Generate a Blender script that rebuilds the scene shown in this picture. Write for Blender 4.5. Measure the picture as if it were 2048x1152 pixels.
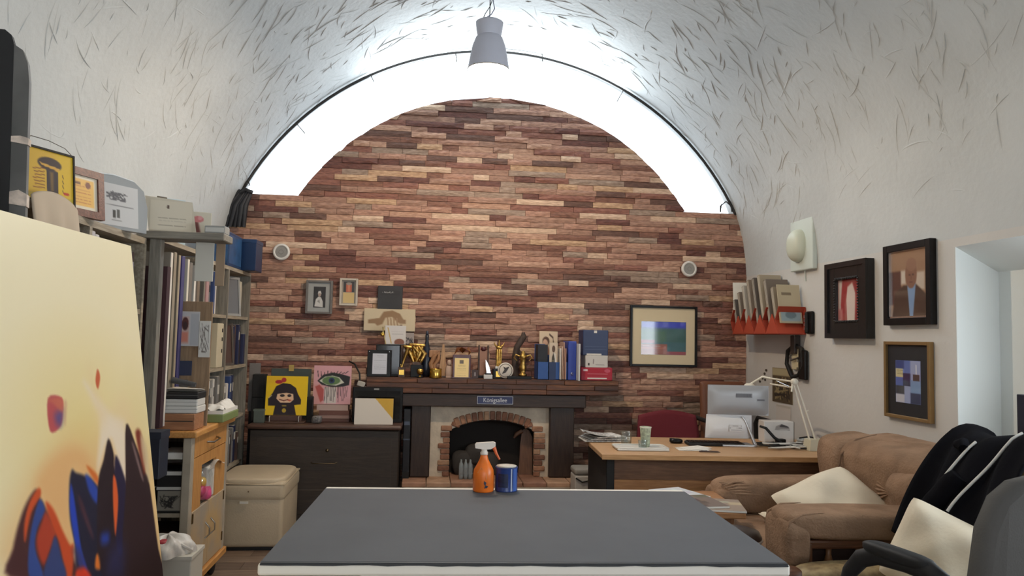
import bpy, bmesh, math, random
import numpy as np
from mathutils import Matrix, Vector, noise
random.seed(7)
for o in list(bpy.data.objects): bpy.data.objects.remove(o, do_unlink=True)
S = bpy.context.scene
COL = S.collection
PI = math.pi
# ------------------------------------------------------------------ camera
YAW, PITCH, ROLL, FPX, EYE = .1088, .0652, .0225, 1500.0, 1.45
_fw = Vector((math.sin(YAW)*math.cos(PITCH), math.cos(YAW)*math.cos(PITCH), math.sin(PITCH)))
_r0 = _fw.cross(Vector((0, 0, 1))).normalized(); _u0 = _r0.cross(_fw)
_rt = _r0*math.cos(ROLL)+_u0*math.sin(ROLL); _up = _u0*math.cos(ROLL)-_r0*math.sin(ROLL)
camd = bpy.data.cameras.new('camera'); cam = bpy.data.objects.new('camera', camd); COL.objects.link(cam)
camd.sensor_width = 36.0; camd.lens = 36.0*FPX/2048.0; camd.clip_start = .05
cam.matrix_world = Matrix(((_rt.x, _up.x, -_fw.x, 0), (_rt.y, _up.y, -_fw.y, 0), (_rt.z, _up.z, -_fw.z, EYE), (0, 0, 0, 1)))
S.camera = cam
# ------------------------------------------------------------------ world, lights, exposure
W = bpy.data.worlds.new('sky'); S.world = W; W.use_nodes = True
bg = W.node_tree.nodes['Background']; bg.inputs[0].default_value = (.86, .94, 1, 1); bg.inputs[1].default_value = 3.2
def area(name, loc, rot, sx, sy, power, col):
    l = bpy.data.lights.new(name, 'AREA'); l.shape = 'RECTANGLE'; l.size = sx; l.size_y = sy; l.energy = power; l.color = col
    o = bpy.data.objects.new(name, l); COL.objects.link(o); o.location = loc; o.rotation_euler = rot; return o
area('rear_window_daylight', (.55, -1.93, 1.75), (PI/2, 0, 0), 2.6, 1.9, 25, (1, .97, .93))
area('side_window_daylight', (3.05, 2.1, 1.45), (PI/2, 0, PI/2), 1.5, .8, 42, (.85, .94, 1))
area('lunette_daylight', (.55, 6.5, 3.72), (PI/2+.25, 0, PI), 2.2, .3, 55, (.82, .93, 1))
S.view_settings.view_transform = 'Standard'; S.view_settings.look = 'None'
S.view_settings.exposure = 0.0; S.view_settings.gamma = 1.0; S.view_settings.use_curve_mapping = False

# ------------------------------------------------------------------ helpers: photograph pixel -> point on a plane of the room
def ray(px, py): return _fw+_rt*((px-1024)/FPX)-_up*((py-576)/FPX)
def at(px, py, X=None, Y=None, Z=None):
    d = ray(px, py); c = Vector((0, 0, EYE))
    t = X/d.x if X is not None else Y/d.y if Y is not None else (Z-EYE)/d.z
    return c+d*t
def lin(c): c = c/255.0; return c/12.92 if c <= .04045 else ((c+.055)/1.055)**2.4
def rgb(r, g, b): return (lin(r), lin(g), lin(b), 1)

# ------------------------------------------------------------------ materials
MATS = {}
def mat(name, c, rough=.6, metal=0, var=.0, vs=8, stretch=(1, 1, 1), bump=0, bs=60, coat=0, emit=0, trans=0, c2=None, spec=.5, sheen=0):
    if name in MATS: return MATS[name]
    m = bpy.data.materials.new(name); m.use_nodes = True; nt = m.node_tree; b = nt.nodes['Principled BSDF']
    col = rgb(*c); b.inputs['Base Color'].default_value = col
    b.inputs['Roughness'].default_value = rough; b.inputs['Metallic'].default_value = metal
    b.inputs['Specular IOR Level'].default_value = spec
    if coat: b.inputs['Coat Weight'].default_value = coat
    if sheen: b.inputs['Sheen Weight'].default_value = sheen
    if trans: b.inputs['Transmission Weight'].default_value = trans
    if emit: b.inputs['Emission Color'].default_value = col; b.inputs['Emission Strength'].default_value = emit
    if var or bump:
        tc = nt.nodes.new('ShaderNodeNewGeometry'); mp = nt.nodes.new('ShaderNodeMapping')
        mp.inputs['Scale'].default_value = stretch; nt.links.new(tc.outputs['Position'], mp.inputs['Vector'])
    if var:
        n = nt.nodes.new('ShaderNodeTexNoise'); n.inputs['Scale'].default_value = vs; n.inputs['Detail'].default_value = 5
        nt.links.new(mp.outputs[0], n.inputs['Vector'])
        r = nt.nodes.new('ShaderNodeValToRGB'); e = r.color_ramp.elements
        d = rgb(*c2) if c2 else tuple(x*(1-var) for x in col[:3])+(1,)
        l = col if c2 else tuple(min(1, x*(1+var*.6)) for x in col[:3])+(1,)
        e[0].position = .35; e[1].position = .65; e[0].color = d; e[1].color = l
        nt.links.new(n.outputs['Fac'], r.inputs[0]); nt.links.new(r.outputs[0], b.inputs['Base Color'])
    if bump:
        n2 = nt.nodes.new('ShaderNodeTexNoise'); n2.inputs['Scale'].default_value = bs; n2.inputs['Detail'].default_value = 4
        nt.links.new(mp.outputs[0], n2.inputs['Vector'])
        bp = nt.nodes.new('ShaderNodeBump'); bp.inputs['Strength'].default_value = bump; bp.inputs['Distance'].default_value = .01
        nt.links.new(n2.outputs['Fac'], bp.inputs['Height']); nt.links.new(bp.outputs[0], b.inputs['Normal'])
    MATS[name] = m; return m
def wood(name, c, c2, axis=0, rough=.5, sc=6, bump=.15):
    st = [14, 14, 14]; st[axis] = 1.2
    return mat(name, c, rough, var=.3, vs=sc, stretch=st, bump=bump, bs=sc*3, c2=c2)
def art_mat(name, rough=.6, coat=0):
    if name in MATS: return MATS[name]
    m = bpy.data.materials.new(name); m.use_nodes = True; nt = m.node_tree; b = nt.nodes['Principled BSDF']
    a = nt.nodes.new('ShaderNodeAttribute'); a.attribute_name = 'Col'; nt.links.new(a.outputs['Color'], b.inputs['Base Color'])
    b.inputs['Roughness'].default_value = rough
    if coat: b.inputs['Coat Weight'].default_value = coat; b.inputs['Coat Roughness'].default_value = .05
    MATS[name] = m; return m
def thin_glass(name, tint=(.95, .97, 1), gloss=.08, rough=.02):
    if name in MATS: return MATS[name]
    m = bpy.data.materials.new(name); m.use_nodes = True; nt = m.node_tree; nt.nodes.clear()
    o = nt.nodes.new('ShaderNodeOutputMaterial'); t = nt.nodes.new('ShaderNodeBsdfTransparent'); t.inputs[0].default_value = (*tint, 1)
    g = nt.nodes.new('ShaderNodeBsdfGlossy'); g.inputs['Roughness'].default_value = rough
    x = nt.nodes.new('ShaderNodeMixShader'); x.inputs[0].default_value = gloss
    nt.links.new(t.outputs[0], x.inputs[1]); nt.links.new(g.outputs[0], x.inputs[2]); nt.links.new(x.outputs[0], o.inputs[0])
    MATS[name] = m; return m

# ------------------------------------------------------------------ mesh building
def RZ(a): return Matrix.Rotation(a, 4, 'Z')
def RX(a): return Matrix.Rotation(a, 4, 'X')
def RY(a): return Matrix.Rotation(a, 4, 'Y')
def TR(*v): return Matrix.Translation(Vector(v))
class MB:
    def __init__(s): s.v = []; s.f = []; s.m = []; s.s = []; s.M = Matrix()
    def add(s, vs, fs, mi=0, sm=False):
        k = len(s.v); s.v += [tuple(s.M @ Vector(p)) for p in vs]
        for f in fs: s.f.append([i+k for i in f]); s.m.append(mi); s.s.append(sm)
        return s
    def box(s, c, d, mi=0, M=None):
        x, y, z = (t/2 for t in d)
        vs = [(-x, -y, -z), (x, -y, -z), (x, y, -z), (-x, y, -z), (-x, -y, z), (x, -y, z), (x, y, z), (-x, y, z)]
        if M is not None: vs = [M @ Vector(p) for p in vs]
        vs = [(p[0]+c[0], p[1]+c[1], p[2]+c[2]) for p in vs]
        return s.add(vs, [(0, 3, 2, 1), (4, 5, 6, 7), (0, 1, 5, 4), (1, 2, 6, 5), (2, 3, 7, 6), (3, 0, 4, 7)], mi)
    def b2(s, a, b, mi=0): return s.box([(p+q)/2 for p, q in zip(a, b)], [abs(q-p) for p, q in zip(a, b)], mi)
    def rbox(s, c, d, r=.01, n=2, mi=0, M=None, sm=False):
        bm = bmesh.new(); bmesh.ops.create_cube(bm, size=1)
        for v in bm.verts: v.co = Vector((v.co.x*d[0], v.co.y*d[1], v.co.z*d[2]))
        bmesh.ops.bevel(bm, geom=list(bm.edges), offset=min(r, min(d)*.49), segments=n, affect='EDGES', profile=.5, clamp_overlap=True)
        bm.verts.index_update()
        vs = [(M @ v.co if M is not None else v.co) for v in bm.verts]; vs = [(p[0]+c[0], p[1]+c[1], p[2]+c[2]) for p in vs]
        fs = [[v.index for v in f.verts] for f in bm.faces]; bm.free(); return s.add(vs, fs, mi, sm)
    def prism(s, poly, h, mi=0, M=None, sm=False):          # polygon in local XZ, thickness along Y from 0 to h
        n = len(poly); M = M or Matrix()
        vs = [M @ Vector((x, 0, z)) for x, z in poly]+[M @ Vector((x, h, z)) for x, z in poly]
        ar = sum(poly[i][0]*poly[(i+1) % n][1]-poly[(i+1) % n][0]*poly[i][1] for i in range(n))
        a = list(range(n)); fs = [a, [n+i for i in reversed(a)]]+[((i+1) % n, i, n+i, n+(i+1) % n) for i in range(n)]
        if (ar < 0): fs = [list(reversed(f)) for f in fs]
        return s.add(vs, fs, mi, sm)
    def tube(s, path, r, n=8, mi=0, sm=True, closed=False):
        P = [Vector(p) for p in path]; m = len(P); R = r if isinstance(r, (list, tuple)) else [r]*m; vs = []; prev = None
        for i, p in enumerate(P):
            a = P[(i-1) % m] if (closed or i) else P[i]; b = P[(i+1) % m] if (closed or i < m-1) else P[i]
            t = (b-a).normalized()
            u = prev-t*prev.dot(t) if prev is not None else t.orthogonal()
            if u.length < 1e-6: u = t.orthogonal()
            u.normalize(); w = t.cross(u); prev = u
            for k in range(n):
                an = 2*PI*k/n; vs.append(p+(u*math.cos(an)+w*math.sin(an))*R[i])
        fs = []
        for i in range(m if closed else m-1):
            j = (i+1) % m
            for k in range(n): fs.append((i*n+k, i*n+(k+1) % n, j*n+(k+1) % n, j*n+k))
        s.add(vs, fs, mi, sm)
        if not closed: s.add(vs[:n], [list(reversed(range(n)))], mi); s.add(vs[-n:], [list(range(n))], mi)
        return s
    def lathe(s, prof, c=(0, 0, 0), n=24, mi=0, sm=True, M=None, cap=True):
        M = M or Matrix(); vs = []; m = len(prof)
        for r, z in prof:
            for k in range(n):
                a = 2*PI*k/n; p = M @ Vector((r*math.cos(a), r*math.sin(a), z)); vs.append((p[0]+c[0], p[1]+c[1], p[2]+c[2]))
        fs = [(i*n+k, i*n+(k+1) % n, (i+1)*n+(k+1) % n, (i+1)*n+k) for i in range(m-1) for k in range(n)]
        if cap: fs += [list(reversed(range(n))), [(m-1)*n+k for k in range(n)]]
        return s.add(vs, fs, mi, sm)
    def grid(s, fn, nu, nv, mi=0, sm=True, cu=False):
        vs = [fn(i/(nu if cu else nu-1), j/(nv-1)) for j in range(nv) for i in range(nu)]; fs = []
        for j in range(nv-1):
            for i in range(nu if cu else nu-1):
                k = (i+1) % nu; fs.append((j*nu+i, j*nu+k, (j+1)*nu+k, (j+1)*nu+i))
        return s.add(vs, fs, mi, sm)
    def puff(s, c, d, e=.45, nu=28, nv=16, mi=0, M=None, wob=0, seed=1, fold=0):   # superellipsoid: stuffed upholstery
        rr = random.Random(seed); ph = [rr.uniform(0, 6) for _ in range(6)]
        sg = lambda x, q: math.copysign(abs(x)**q, x)
        def fn(u, v):
            a = u*2*PI; b = (v-.5)*PI
            k = 1+wob*(math.sin(3*a+ph[0])*math.cos(2*b+ph[1])+.6*math.sin(5*a+ph[2]+3*b))
            p = Vector((sg(math.cos(b), e)*sg(math.cos(a), e)*d[0]/2*k, sg(math.cos(b), e)*sg(math.sin(a), e)*d[1]/2*k, sg(math.sin(b), e)*d[2]/2*k))
            if fold:
                q = p*5+Vector((seed*3.1, seed, 0)); g_ = noise.noise(q)*.6+(.5-abs(noise.noise(q*Vector((1, 1, 2.2))*1.3 if False else Vector((q.x*1.3, q.y*1.3, q.z*2.6)))))*.8-.2
                if p.length > 1e-6: p = p+p.normalized()*g_*fold*math.cos(b)
            if M is not None: p = M @ p
            return (p[0]+c[0], p[1]+c[1], p[2]+c[2])
        return s.grid(fn, nu, nv, mi, True, True)
    def pillow(s, w, h, t, M=None, mi=0, n=18, seed=1):
        rr = random.Random(seed); ph = [rr.uniform(0, 6) for _ in range(4)]; M = M or Matrix()
        for sd in (1, -1):
            def fn(u, v):
                x = 2*u-1; y = 2*v-1; k = max(0, (1-x**4))**.6*max(0, (1-y**4))**.6
                px = x*(1-.03*(1-y*y))*(1-.05*(abs(x)*abs(y))**6); py = y*(1-.03*(1-x*x))*(1-.05*(abs(x)*abs(y))**6)
                zz = t/2*k*(1+.12*math.sin(4*x+ph[0])*math.sin(3*y+ph[1]))+.012*math.sin(6*x+ph[2])*math.sin(5*y+ph[3])*k
                return M @ Vector((px*w/2, -sd*zz, py*h/2))
            g = len(s.f); s.grid(fn, n, n, mi)
            if sd < 0:
                for i in range(g, len(s.f)): s.f[i].reverse()
        return s
    def mesh(s, name, mats):
        me = bpy.data.meshes.new(name); me.from_pydata(s.v, [], s.f)
        for m in (mats if isinstance(mats, (list, tuple)) else [mats]): me.materials.append(m)
        me.polygons.foreach_set('material_index', s.m); me.polygons.foreach_set('use_smooth', s.s); me.update(); return me
    def build(s, name, mats, parent=None, loc=None, kind=None, label=None):
        o = bpy.data.objects.new(name, s.mesh(name, mats)); COL.objects.link(o)
        if parent is not None: o.parent = parent
        if loc is not None: o.location = loc
        if kind: o['kind'] = kind
        if label: o['label'] = label
        return o
def tag(o, label, cat, group=None, kind=None):
    o['label'] = label; o['category'] = cat
    if group: o['group'] = group
    if kind: o['kind'] = kind
    return o
def thing(name, label, cat, loc=(0, 0, 0), rz=0, group=None, rot=None):
    o = bpy.data.objects.new(name, None); COL.objects.link(o); o.location = loc; o.rotation_euler = rot or (0, 0, rz); o.empty_display_size = .05
    return tag(o, label, cat, group)
def struct(o, label=None, cat=None):
    o['kind'] = 'structure'
    if label: o['label'] = label
    if cat: o['category'] = cat
    return o
def dup(root, loc=None, rz=None, label=None, group=None, parent=None):
    r = root.copy(); COL.objects.link(r)
    if parent is not None: r.parent = parent
    if loc is not None: r.location = loc
    if rz is not None: r.rotation_euler[2] = rz
    if label: r['label'] = label
    if group: r['group'] = group
    for ch in list(root.children): dup(ch, parent=r)
    return r
def rect(px0, py0, px1, py1, Y):           # rectangle facing the camera wall: centre x, bottom z, width, height
    a = at(px0, py1, Y=Y); b = at(px1, py0, Y=Y); return (a.x+b.x)/2, a.z, b.x-a.x, b.z-a.z
# flat print: a picture as a fine coloured mesh (colour attribute), local XZ plane facing -Y
class Art:
    def __init__(s, nx, ny, c):
        s.nx, s.ny = nx, ny; s.a = np.zeros((ny, nx, 3)); s.a[:] = c
        s.X, s.Y = np.meshgrid(np.linspace(0, 1, nx), np.linspace(0, 1, ny))
    def _mix(s, k, c): s.a = s.a*(1-k[..., None])+np.array(c, float)*k[..., None]
    def poly(s, pts, c, soft=.004, al=1):
        d = np.full(s.X.shape, 9.0); ins = np.zeros(s.X.shape, bool); n = len(pts)
        for i in range(n):
            x0, y0 = pts[i]; x1, y1 = pts[(i+1) % n]; dx, dy = x1-x0, y1-y0
            t = np.clip(((s.X-x0)*dx+(s.Y-y0)*dy)/(dx*dx+dy*dy+1e-12), 0, 1)
            d = np.minimum(d, np.hypot(s.X-x0-t*dx, s.Y-y0-t*dy))
            cr = ((y0 > s.Y) != (y1 > s.Y)) & (s.X < (x1-x0)*(s.Y-y0)/((y1-y0) if y1 != y0 else 1e-9)+x0); ins ^= cr
        k = np.clip(.5+np.where(ins, d, -d)/(2*soft), 0, 1); k = k*k*(3-2*k)*al; s._mix(k, c); return s
    def ell(s, x, y, rx, ry, c, soft=.15, al=1):
        q = np.hypot((s.X-x)/rx, (s.Y-y)/ry); k = np.clip((1+soft/2-q)/soft, 0, 1)*al; s._mix(k, c); return s
    def rc(s, x0, y0, x1, y1, c, soft=.003, al=1): return s.poly([(x0, y0), (x1, y0), (x1, y1), (x0, y1)], c, soft, al)
    def line(s, pts, w, c, al=1):
        d = np.full(s.X.shape, 9.0)
        for (x0, y0), (x1, y1) in zip(pts[:-1], pts[1:]):
            dx, dy = x1-x0, y1-y0; t = np.clip(((s.X-x0)*dx+(s.Y-y0)*dy)/(dx*dx+dy*dy+1e-12), 0, 1)
            d = np.minimum(d, np.hypot(s.X-x0-t*dx, s.Y-y0-t*dy))
        s._mix(np.clip((w-d)/(w*.5), 0, 1)*al, c); return s
    def text_lines(s, x0, x1, ys, c, w=.008, seed=1):
        rr = random.Random(seed)
        for y in ys:
            x = x0+rr.uniform(0, .05)
            while x < x1:
                e = min(x1, x+rr.uniform(.04, .12)); s.line([(x, y), (e, y)], w, c, .8); x = e+.025
        return s
    def build(s, name, w, h, m, parent=None, M=None, off=0, label=None, bend=None):
        M = M or Matrix(); xs = (np.linspace(0, 1, s.nx)-.5)*w; zs = h-np.linspace(0, 1, s.ny)*h
        vs = [M @ Vector((x, off+(bend(x/w, z/h) if bend else 0), z)) for z in zs for x in xs]
        fs = [(j*s.nx+i, (j+1)*s.nx+i, (j+1)*s.nx+i+1, j*s.nx+i+1) for j in range(s.ny-1) for i in range(s.nx-1)]
        me = bpy.data.meshes.new(name); me.from_pydata([tuple(v) for v in vs], [], fs); me.materials.append(m)
        at_ = me.color_attributes.new('Col', 'FLOAT_COLOR', 'POINT')
        c = np.clip(s.a/255.0, 0, 1); c = np.where(c <= .04045, c/12.92, ((c+.055)/1.055)**2.4)
        at_.data.foreach_set('color', np.concatenate([c, np.ones(c.shape[:2]+(1,))], 2).reshape(-1))
        o = bpy.data.objects.new(name, me); COL.objects.link(o)
        if parent is not None: o.parent = parent
        if label: o['label'] = label
        return o
def text(body, size, m, parent, M, name='lettering', ext=.0004, width=None):
    cu = bpy.data.curves.new(name, 'FONT'); cu.body = body; cu.size = size; cu.extrude = ext; cu.align_x = 'CENTER'; cu.align_y = 'CENTER'
    t = bpy.data.objects.new(name, cu); COL.objects.link(t); dg = bpy.context.evaluated_depsgraph_get()
    me = bpy.data.meshes.new_from_object(t.evaluated_get(dg)); bpy.data.objects.remove(t, do_unlink=True)
    if width and me.vertices:
        w = max(v.co.x for v in me.vertices)-min(v.co.x for v in me.vertices); me.transform(Matrix.Diagonal((width/w, 1, 1, 1)))
    me.transform(M @ RX(PI/2)); me.materials.clear(); me.materials.append(m)
    o = bpy.data.objects.new(name, me); COL.objects.link(o); o.parent = parent; return o
AM = art_mat('print_matte', .65); AG = art_mat('print_under_glass', .35, 1.0)

# ------------------------------------------------------------------ the room
XL, XR, YB, YR = -1.705, 2.814, 6.45, -2.0
VCX, VCZ, VR = .553, 1.571, 2.407          # vault circle
BCZ, BR = 1.559, 1.981                     # brick arch circle
LEDGE = 2.602
SPR = VCZ+math.sqrt(VR**2-(XR-VCX)**2)
plaster = mat('vault_plaster', (198, 201, 200), .75, var=.06, vs=1.5, bump=.25, bs=25)
paintw = mat('wall_paint', (205, 202, 197), .8, var=.05, vs=1.5, bump=.15, bs=25)
recessw = mat('recess_paint', (228, 232, 230), .7)
mb = MB(); N = 64; a0 = math.acos((XR-VCX)/VR)
FIL = .36                                    # the wall runs smoothly into the vault
_b1 = a0+.2; _p0 = (XR, SPR-FIL); _p1 = (XR, SPR-.06); _p3 = (VCX+VR*math.cos(_b1), VCZ+VR*math.sin(_b1)); _p2 = (_p3[0]+.2*math.sin(_b1), _p3[1]-.2*math.cos(_b1))
prof = []
for i in range(11):
    t = i/10; c = [(1-t)**3, 3*t*(1-t)**2, 3*t*t*(1-t), t**3]; prof.append((sum(k*p[0] for k, p in zip(c, (_p0, _p1, _p2, _p3))), sum(k*p[1] for k, p in zip(c, (_p0, _p1, _p2, _p3)))))
for i in range(1, 41): a = _b1+(PI-2*_b1)*i/40; prof.append((VCX+VR*math.cos(a), VCZ+VR*math.sin(a)))
prof += [(2*VCX-x, z) for x, z in reversed(prof[:10])]
cum = [0]
for p, q in zip(prof[:-1], prof[1:]): cum.append(cum[-1]+math.hypot(q[0]-p[0], q[1]-p[1]))
cum = [c/cum[-1] for c in cum]
import bisect
def vp(u, y, lift=0):
    u = min(max(u, 0), 1); i = min(max(bisect.bisect_right(cum, u)-1, 0), len(cum)-2); t = (u-cum[i])/(cum[i+1]-cum[i]); p, q = prof[i], prof[i+1]
    x, z = p[0]+(q[0]-p[0])*t, p[1]+(q[1]-p[1])*t; tx, tz = q[0]-p[0], q[1]-p[1]; l = math.hypot(tx, tz)
    return Vector((x-tz/l*lift, y, z+tx/l*lift))
for lift, flip in ((0, False), (-.12, True)):
    g = len(mb.f)
    mb.grid(lambda u, v: vp(u, YR+(YB+.12-YR)*v, lift), 96, 20)
    if flip:
        for i in range(g, len(mb.f)): mb.f[i].reverse()
ceiling = struct(mb.build('ceiling', plaster), 'white barrel vault of rough trowelled plaster', 'ceiling')
# trowel ridges of the plaster
rr = random.Random(3); mb = MB()
for k in range(2900):
    u = rr.uniform(.0, 1.0); y = rr.uniform(.6, 6.4)
    if min(u,1-u) < .035 or (min(u,1-u) < .075 and rr.random() < .6) or (.3 < u < .7 and y > 4.6 and rr.random() < .45): continue
    L = rr.choice((.07, .11, .15, .2, .26, .34))*rr.uniform(.7, 1.25); an = rr.gauss(PI/2-.45 if u > .5 else PI/2+.45, .6); w = rr.uniform(.004, .008); hh = rr.uniform(.0022, .0055)
    cur = rr.uniform(-.9, .9); pts = []; uu, yy, aa = u, y, an; ns = 5; arc = 7.4
    for i in range(ns+1):
        pts.append((uu, yy)); uu += math.sin(aa)*L/ns/arc; yy += math.cos(aa)*L/ns; aa += cur/ns
    vs = []
    for i, (uu, yy) in enumerate(pts):
        t = i/ns; ww = w*(.25+math.sin(PI*min(1, t*1.15+.08))**1); h2 = hh*math.sin(PI*min(.97, max(.05, t)))
        dx = (pts[min(ns, i+1)][0]-pts[max(0, i-1)][0])*arc; dy = pts[min(ns, i+1)][1]-pts[max(0, i-1)][1]; q = math.hypot(dx, dy)+1e-9
        nx, ny = -dy/q, dx/q
        uL, yL, uR_, yR_ = uu+nx*ww/arc, yy+ny*ww, uu-nx*ww/arc, yy-ny*ww
        if min(uL, uR_) < .003 or max(uL, uR_) > .997: vs = None; break
        vs += [vp(uL, yL, -.002), vp(uu, yy, h2), vp(uR_, yR_, -.002)]
    if not vs: continue
    fs = []
    for i in range(ns):
        for j in range(2): fs.append((3*i+j, 3*i+j+1, 3*i+j+4, 3*i+j+3))
    mb.add(vs, fs, 0, True)
mb.build('trowel_ridge', plaster, ceiling, kind='stuff')
# walls
mb = MB(); mb.b2((XL-.12, YR, 0), (XL, YB+.12, SPR-FIL+.02)); struct(mb.build('wall_left', paintw), 'white plastered wall behind the bookshelves', 'wall')
RY0, RY1, RZ0, RZ1, RD = 1.2, 3.75, .5, 1.99, .30       # recess in the right wall
mb = MB(); x0, x1 = XR, XR+.45
mb.b2((x0, RY1, 0), (x1, YB+.12, SPR-FIL+.02)); mb.b2((x0, YR, 0), (x1, RY0, SPR-FIL+.02)); mb.b2((x0, RY0, RZ1), (x1, RY1, SPR-FIL+.02)); mb.b2((x0, RY0, 0), (x1, RY1, RZ0))
wr = struct(mb.build('wall_right', paintw), 'white wall with framed pictures and a deep recess', 'wall')
# lining of the recess: splayed soffit, jambs, back with a window opening
mb = MB(); zb = 1.86; xb = XR+RD-.05
mb.add([(XR, RY0, RZ1), (XR, RY1, RZ1), (xb, RY1, zb), (xb, RY0, zb), (XR, RY0, RZ1+.02), (XR, RY1, RZ1+.02), (xb, RY1, RZ1+.02), (xb, RY0, RZ1+.02)], [(0, 1, 2, 3), (4, 7, 6, 5), (3, 2, 6, 7), (0, 3, 7, 4), (2, 1, 5, 6)])
mb.b2((XR+.001, RY1-.006, RZ0), (xb, RY1+.01, RZ1)); mb.b2((xb, 2.95, RZ0), (xb+.05, RY1, RZ1+.02)); mb.b2((xb, RY0, RZ0), (xb+.05, 2.95, .9)); mb.b2((xb, RY0, 1.75), (xb+.05, 2.95, RZ1+.02)); mb.b2((xb, RY0, .9), (xb+.05, 1.4, 1.75))
mb.build('recess_lining', recessw, wr)
wn = struct(MB().b2((xb+.01, 1.4, .9), (xb+.05, 1.45, 1.75)).b2((xb+.01, 2.9, .9), (xb+.05, 2.95, 1.75)).b2((xb+.01, 1.4, .9), (xb+.05, 2.95, .95)).b2((xb+.01, 1.4, 1.7), (xb+.05, 2.95, 1.75)).b2((xb+.01, 2.15, .9), (xb+.05, 2.2, 1.75)).build('window_2', mat('window_white', (225, 228, 228), .4)), 'white framed window in the recess of the right wall', 'window')
gl = thin_glass('window_glass')
MB().b2((xb+.028, 1.45, .95), (xb+.032, 2.15, 1.7)).build('pane', gl, wn); MB().b2((xb+.028, 2.2, .95), (xb+.032, 2.9, 1.7)).build('pane', gl, wn)
# rear wall with a wide window behind the camera
mb = MB(); mb.b2((XL, YR-.12, 0), (-.85, YR, 4)); mb.b2((1.95, YR-.12, 0), (XR, YR, 4)); mb.b2((-.85, YR-.12, 0), (1.95, YR, .7)); mb.b2((-.85, YR-.12, 2.75), (1.95, YR, 4))
struct(mb.build('wall_rear', paintw), 'white end wall with a wide window behind the camera', 'wall')
w3 = struct(MB().b2((-.85, YR-.08, .7), (-.78, YR-.02, 2.75)).b2((1.88, YR-.08, .7), (1.95, YR-.02, 2.75)).b2((-.78, YR-.08, .7), (1.88, YR-.02, .77)).b2((-.78, YR-.08, 2.68), (1.88, YR-.02, 2.75)).b2((.5, YR-.08, .77), (.58, YR-.02, 2.68)).build('window_3', MATS['window_white']), 'wide white window in the end wall', 'window')
MB().b2((-.78, YR-.052, .77), (.5, YR-.048, 2.68)).build('pane', gl, w3); MB().b2((.58, YR-.052, .77), (1.88, YR-.048, 2.68)).build('pane', gl, w3)
# floor: wood-look planks
fl = struct(MB().b2((XL-.12, YR-.12, -.1), (XR+.45, YB+.12, -.006)).build('floor', mat('floor_joint', (70, 58, 48), .8)), 'greyish brown plank floor', 'floor')
fm = [wood('floor_plank_%d' % i, c, c2, 0, .55, 5) for i, (c, c2) in enumerate((((128, 106, 88), (104, 84, 68)), ((138, 116, 98), (112, 92, 76)), ((118, 98, 82), (98, 80, 66))))]
pm = []
for i in range(3):
    b = MB(); b.rbox((0, 0, 0), (1, 1, 1), .004, 1); pm.append(b.mesh('plank', fm[i]))
def plank(x, y, w, l):
    o = bpy.data.objects.new('plank', pm[rr.randrange(3)]); COL.objects.link(o); o.parent = fl; o.location = (x+w/2, y+l/2, -.006); o.scale = (w-.003, l-.003, .012)
y = -2.0
row = 0
while y < 6.44:
    x = XL+(-.6 if row % 2 else 0)
    while x < XR:
        xa, xe = max(x, XL), min(x+1.2, XR)
        if xe-xa > .05: plank(xa, y, xe-xa, min(.145, 6.45-y))
        x += 1.2
    y += .145; row += 1
# ------------------------------------------------------------------ brick slip wall with the lunette window above it
def half(z, r, cz): return math.sqrt(max(0, r*r-(z-cz)**2))
poly = [(XL, 0), (XR, 0), (XR, SPR), (VCX+half(LEDGE, VR, VCZ), LEDGE)]
aL = math.asin((LEDGE-BCZ)/BR)
poly += [(VCX+(BR-.004)*math.cos(aL+(PI-2*aL)*i/40), BCZ+(BR-.004)*math.sin(aL+(PI-2*aL)*i/40)) for i in range(41)]
poly += [(VCX-half(LEDGE, VR, VCZ), LEDGE), (XL, SPR)]
mb = MB(); mb.prism(poly, .16, M=TR(0, YB, 0))
wb = struct(mb.build('wall_back', mat('brick_backing', (70, 48, 42), .9)), 'wall of stacked stone brick slips with a rounded top below the arched window', 'wall')
pal = [((228, 198, 172), (190, 158, 134)), ((206, 166, 142), (170, 130, 110)), ((180, 140, 120), (142, 108, 92)), ((148, 104, 86), (114, 78, 66)), ((124, 80, 70), (92, 58, 52)), ((158, 108, 92), (122, 80, 70)), ((176, 152, 134), (138, 116, 102)), ((210, 174, 140), (170, 134, 106)), ((120, 88, 76), (92, 66, 58)), ((194, 150, 128), (154, 114, 98))]
bmats = [mat('brick_slip_%d' % i, c, .62, var=.3, vs=9, stretch=(2.2, 1, 9), bump=.5, bs=16, c2=c2) for i, (c, c2) in enumerate(pal)]
wts = [7, 12, 12, 10, 8, 9, 8, 5, 7, 12]
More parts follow.
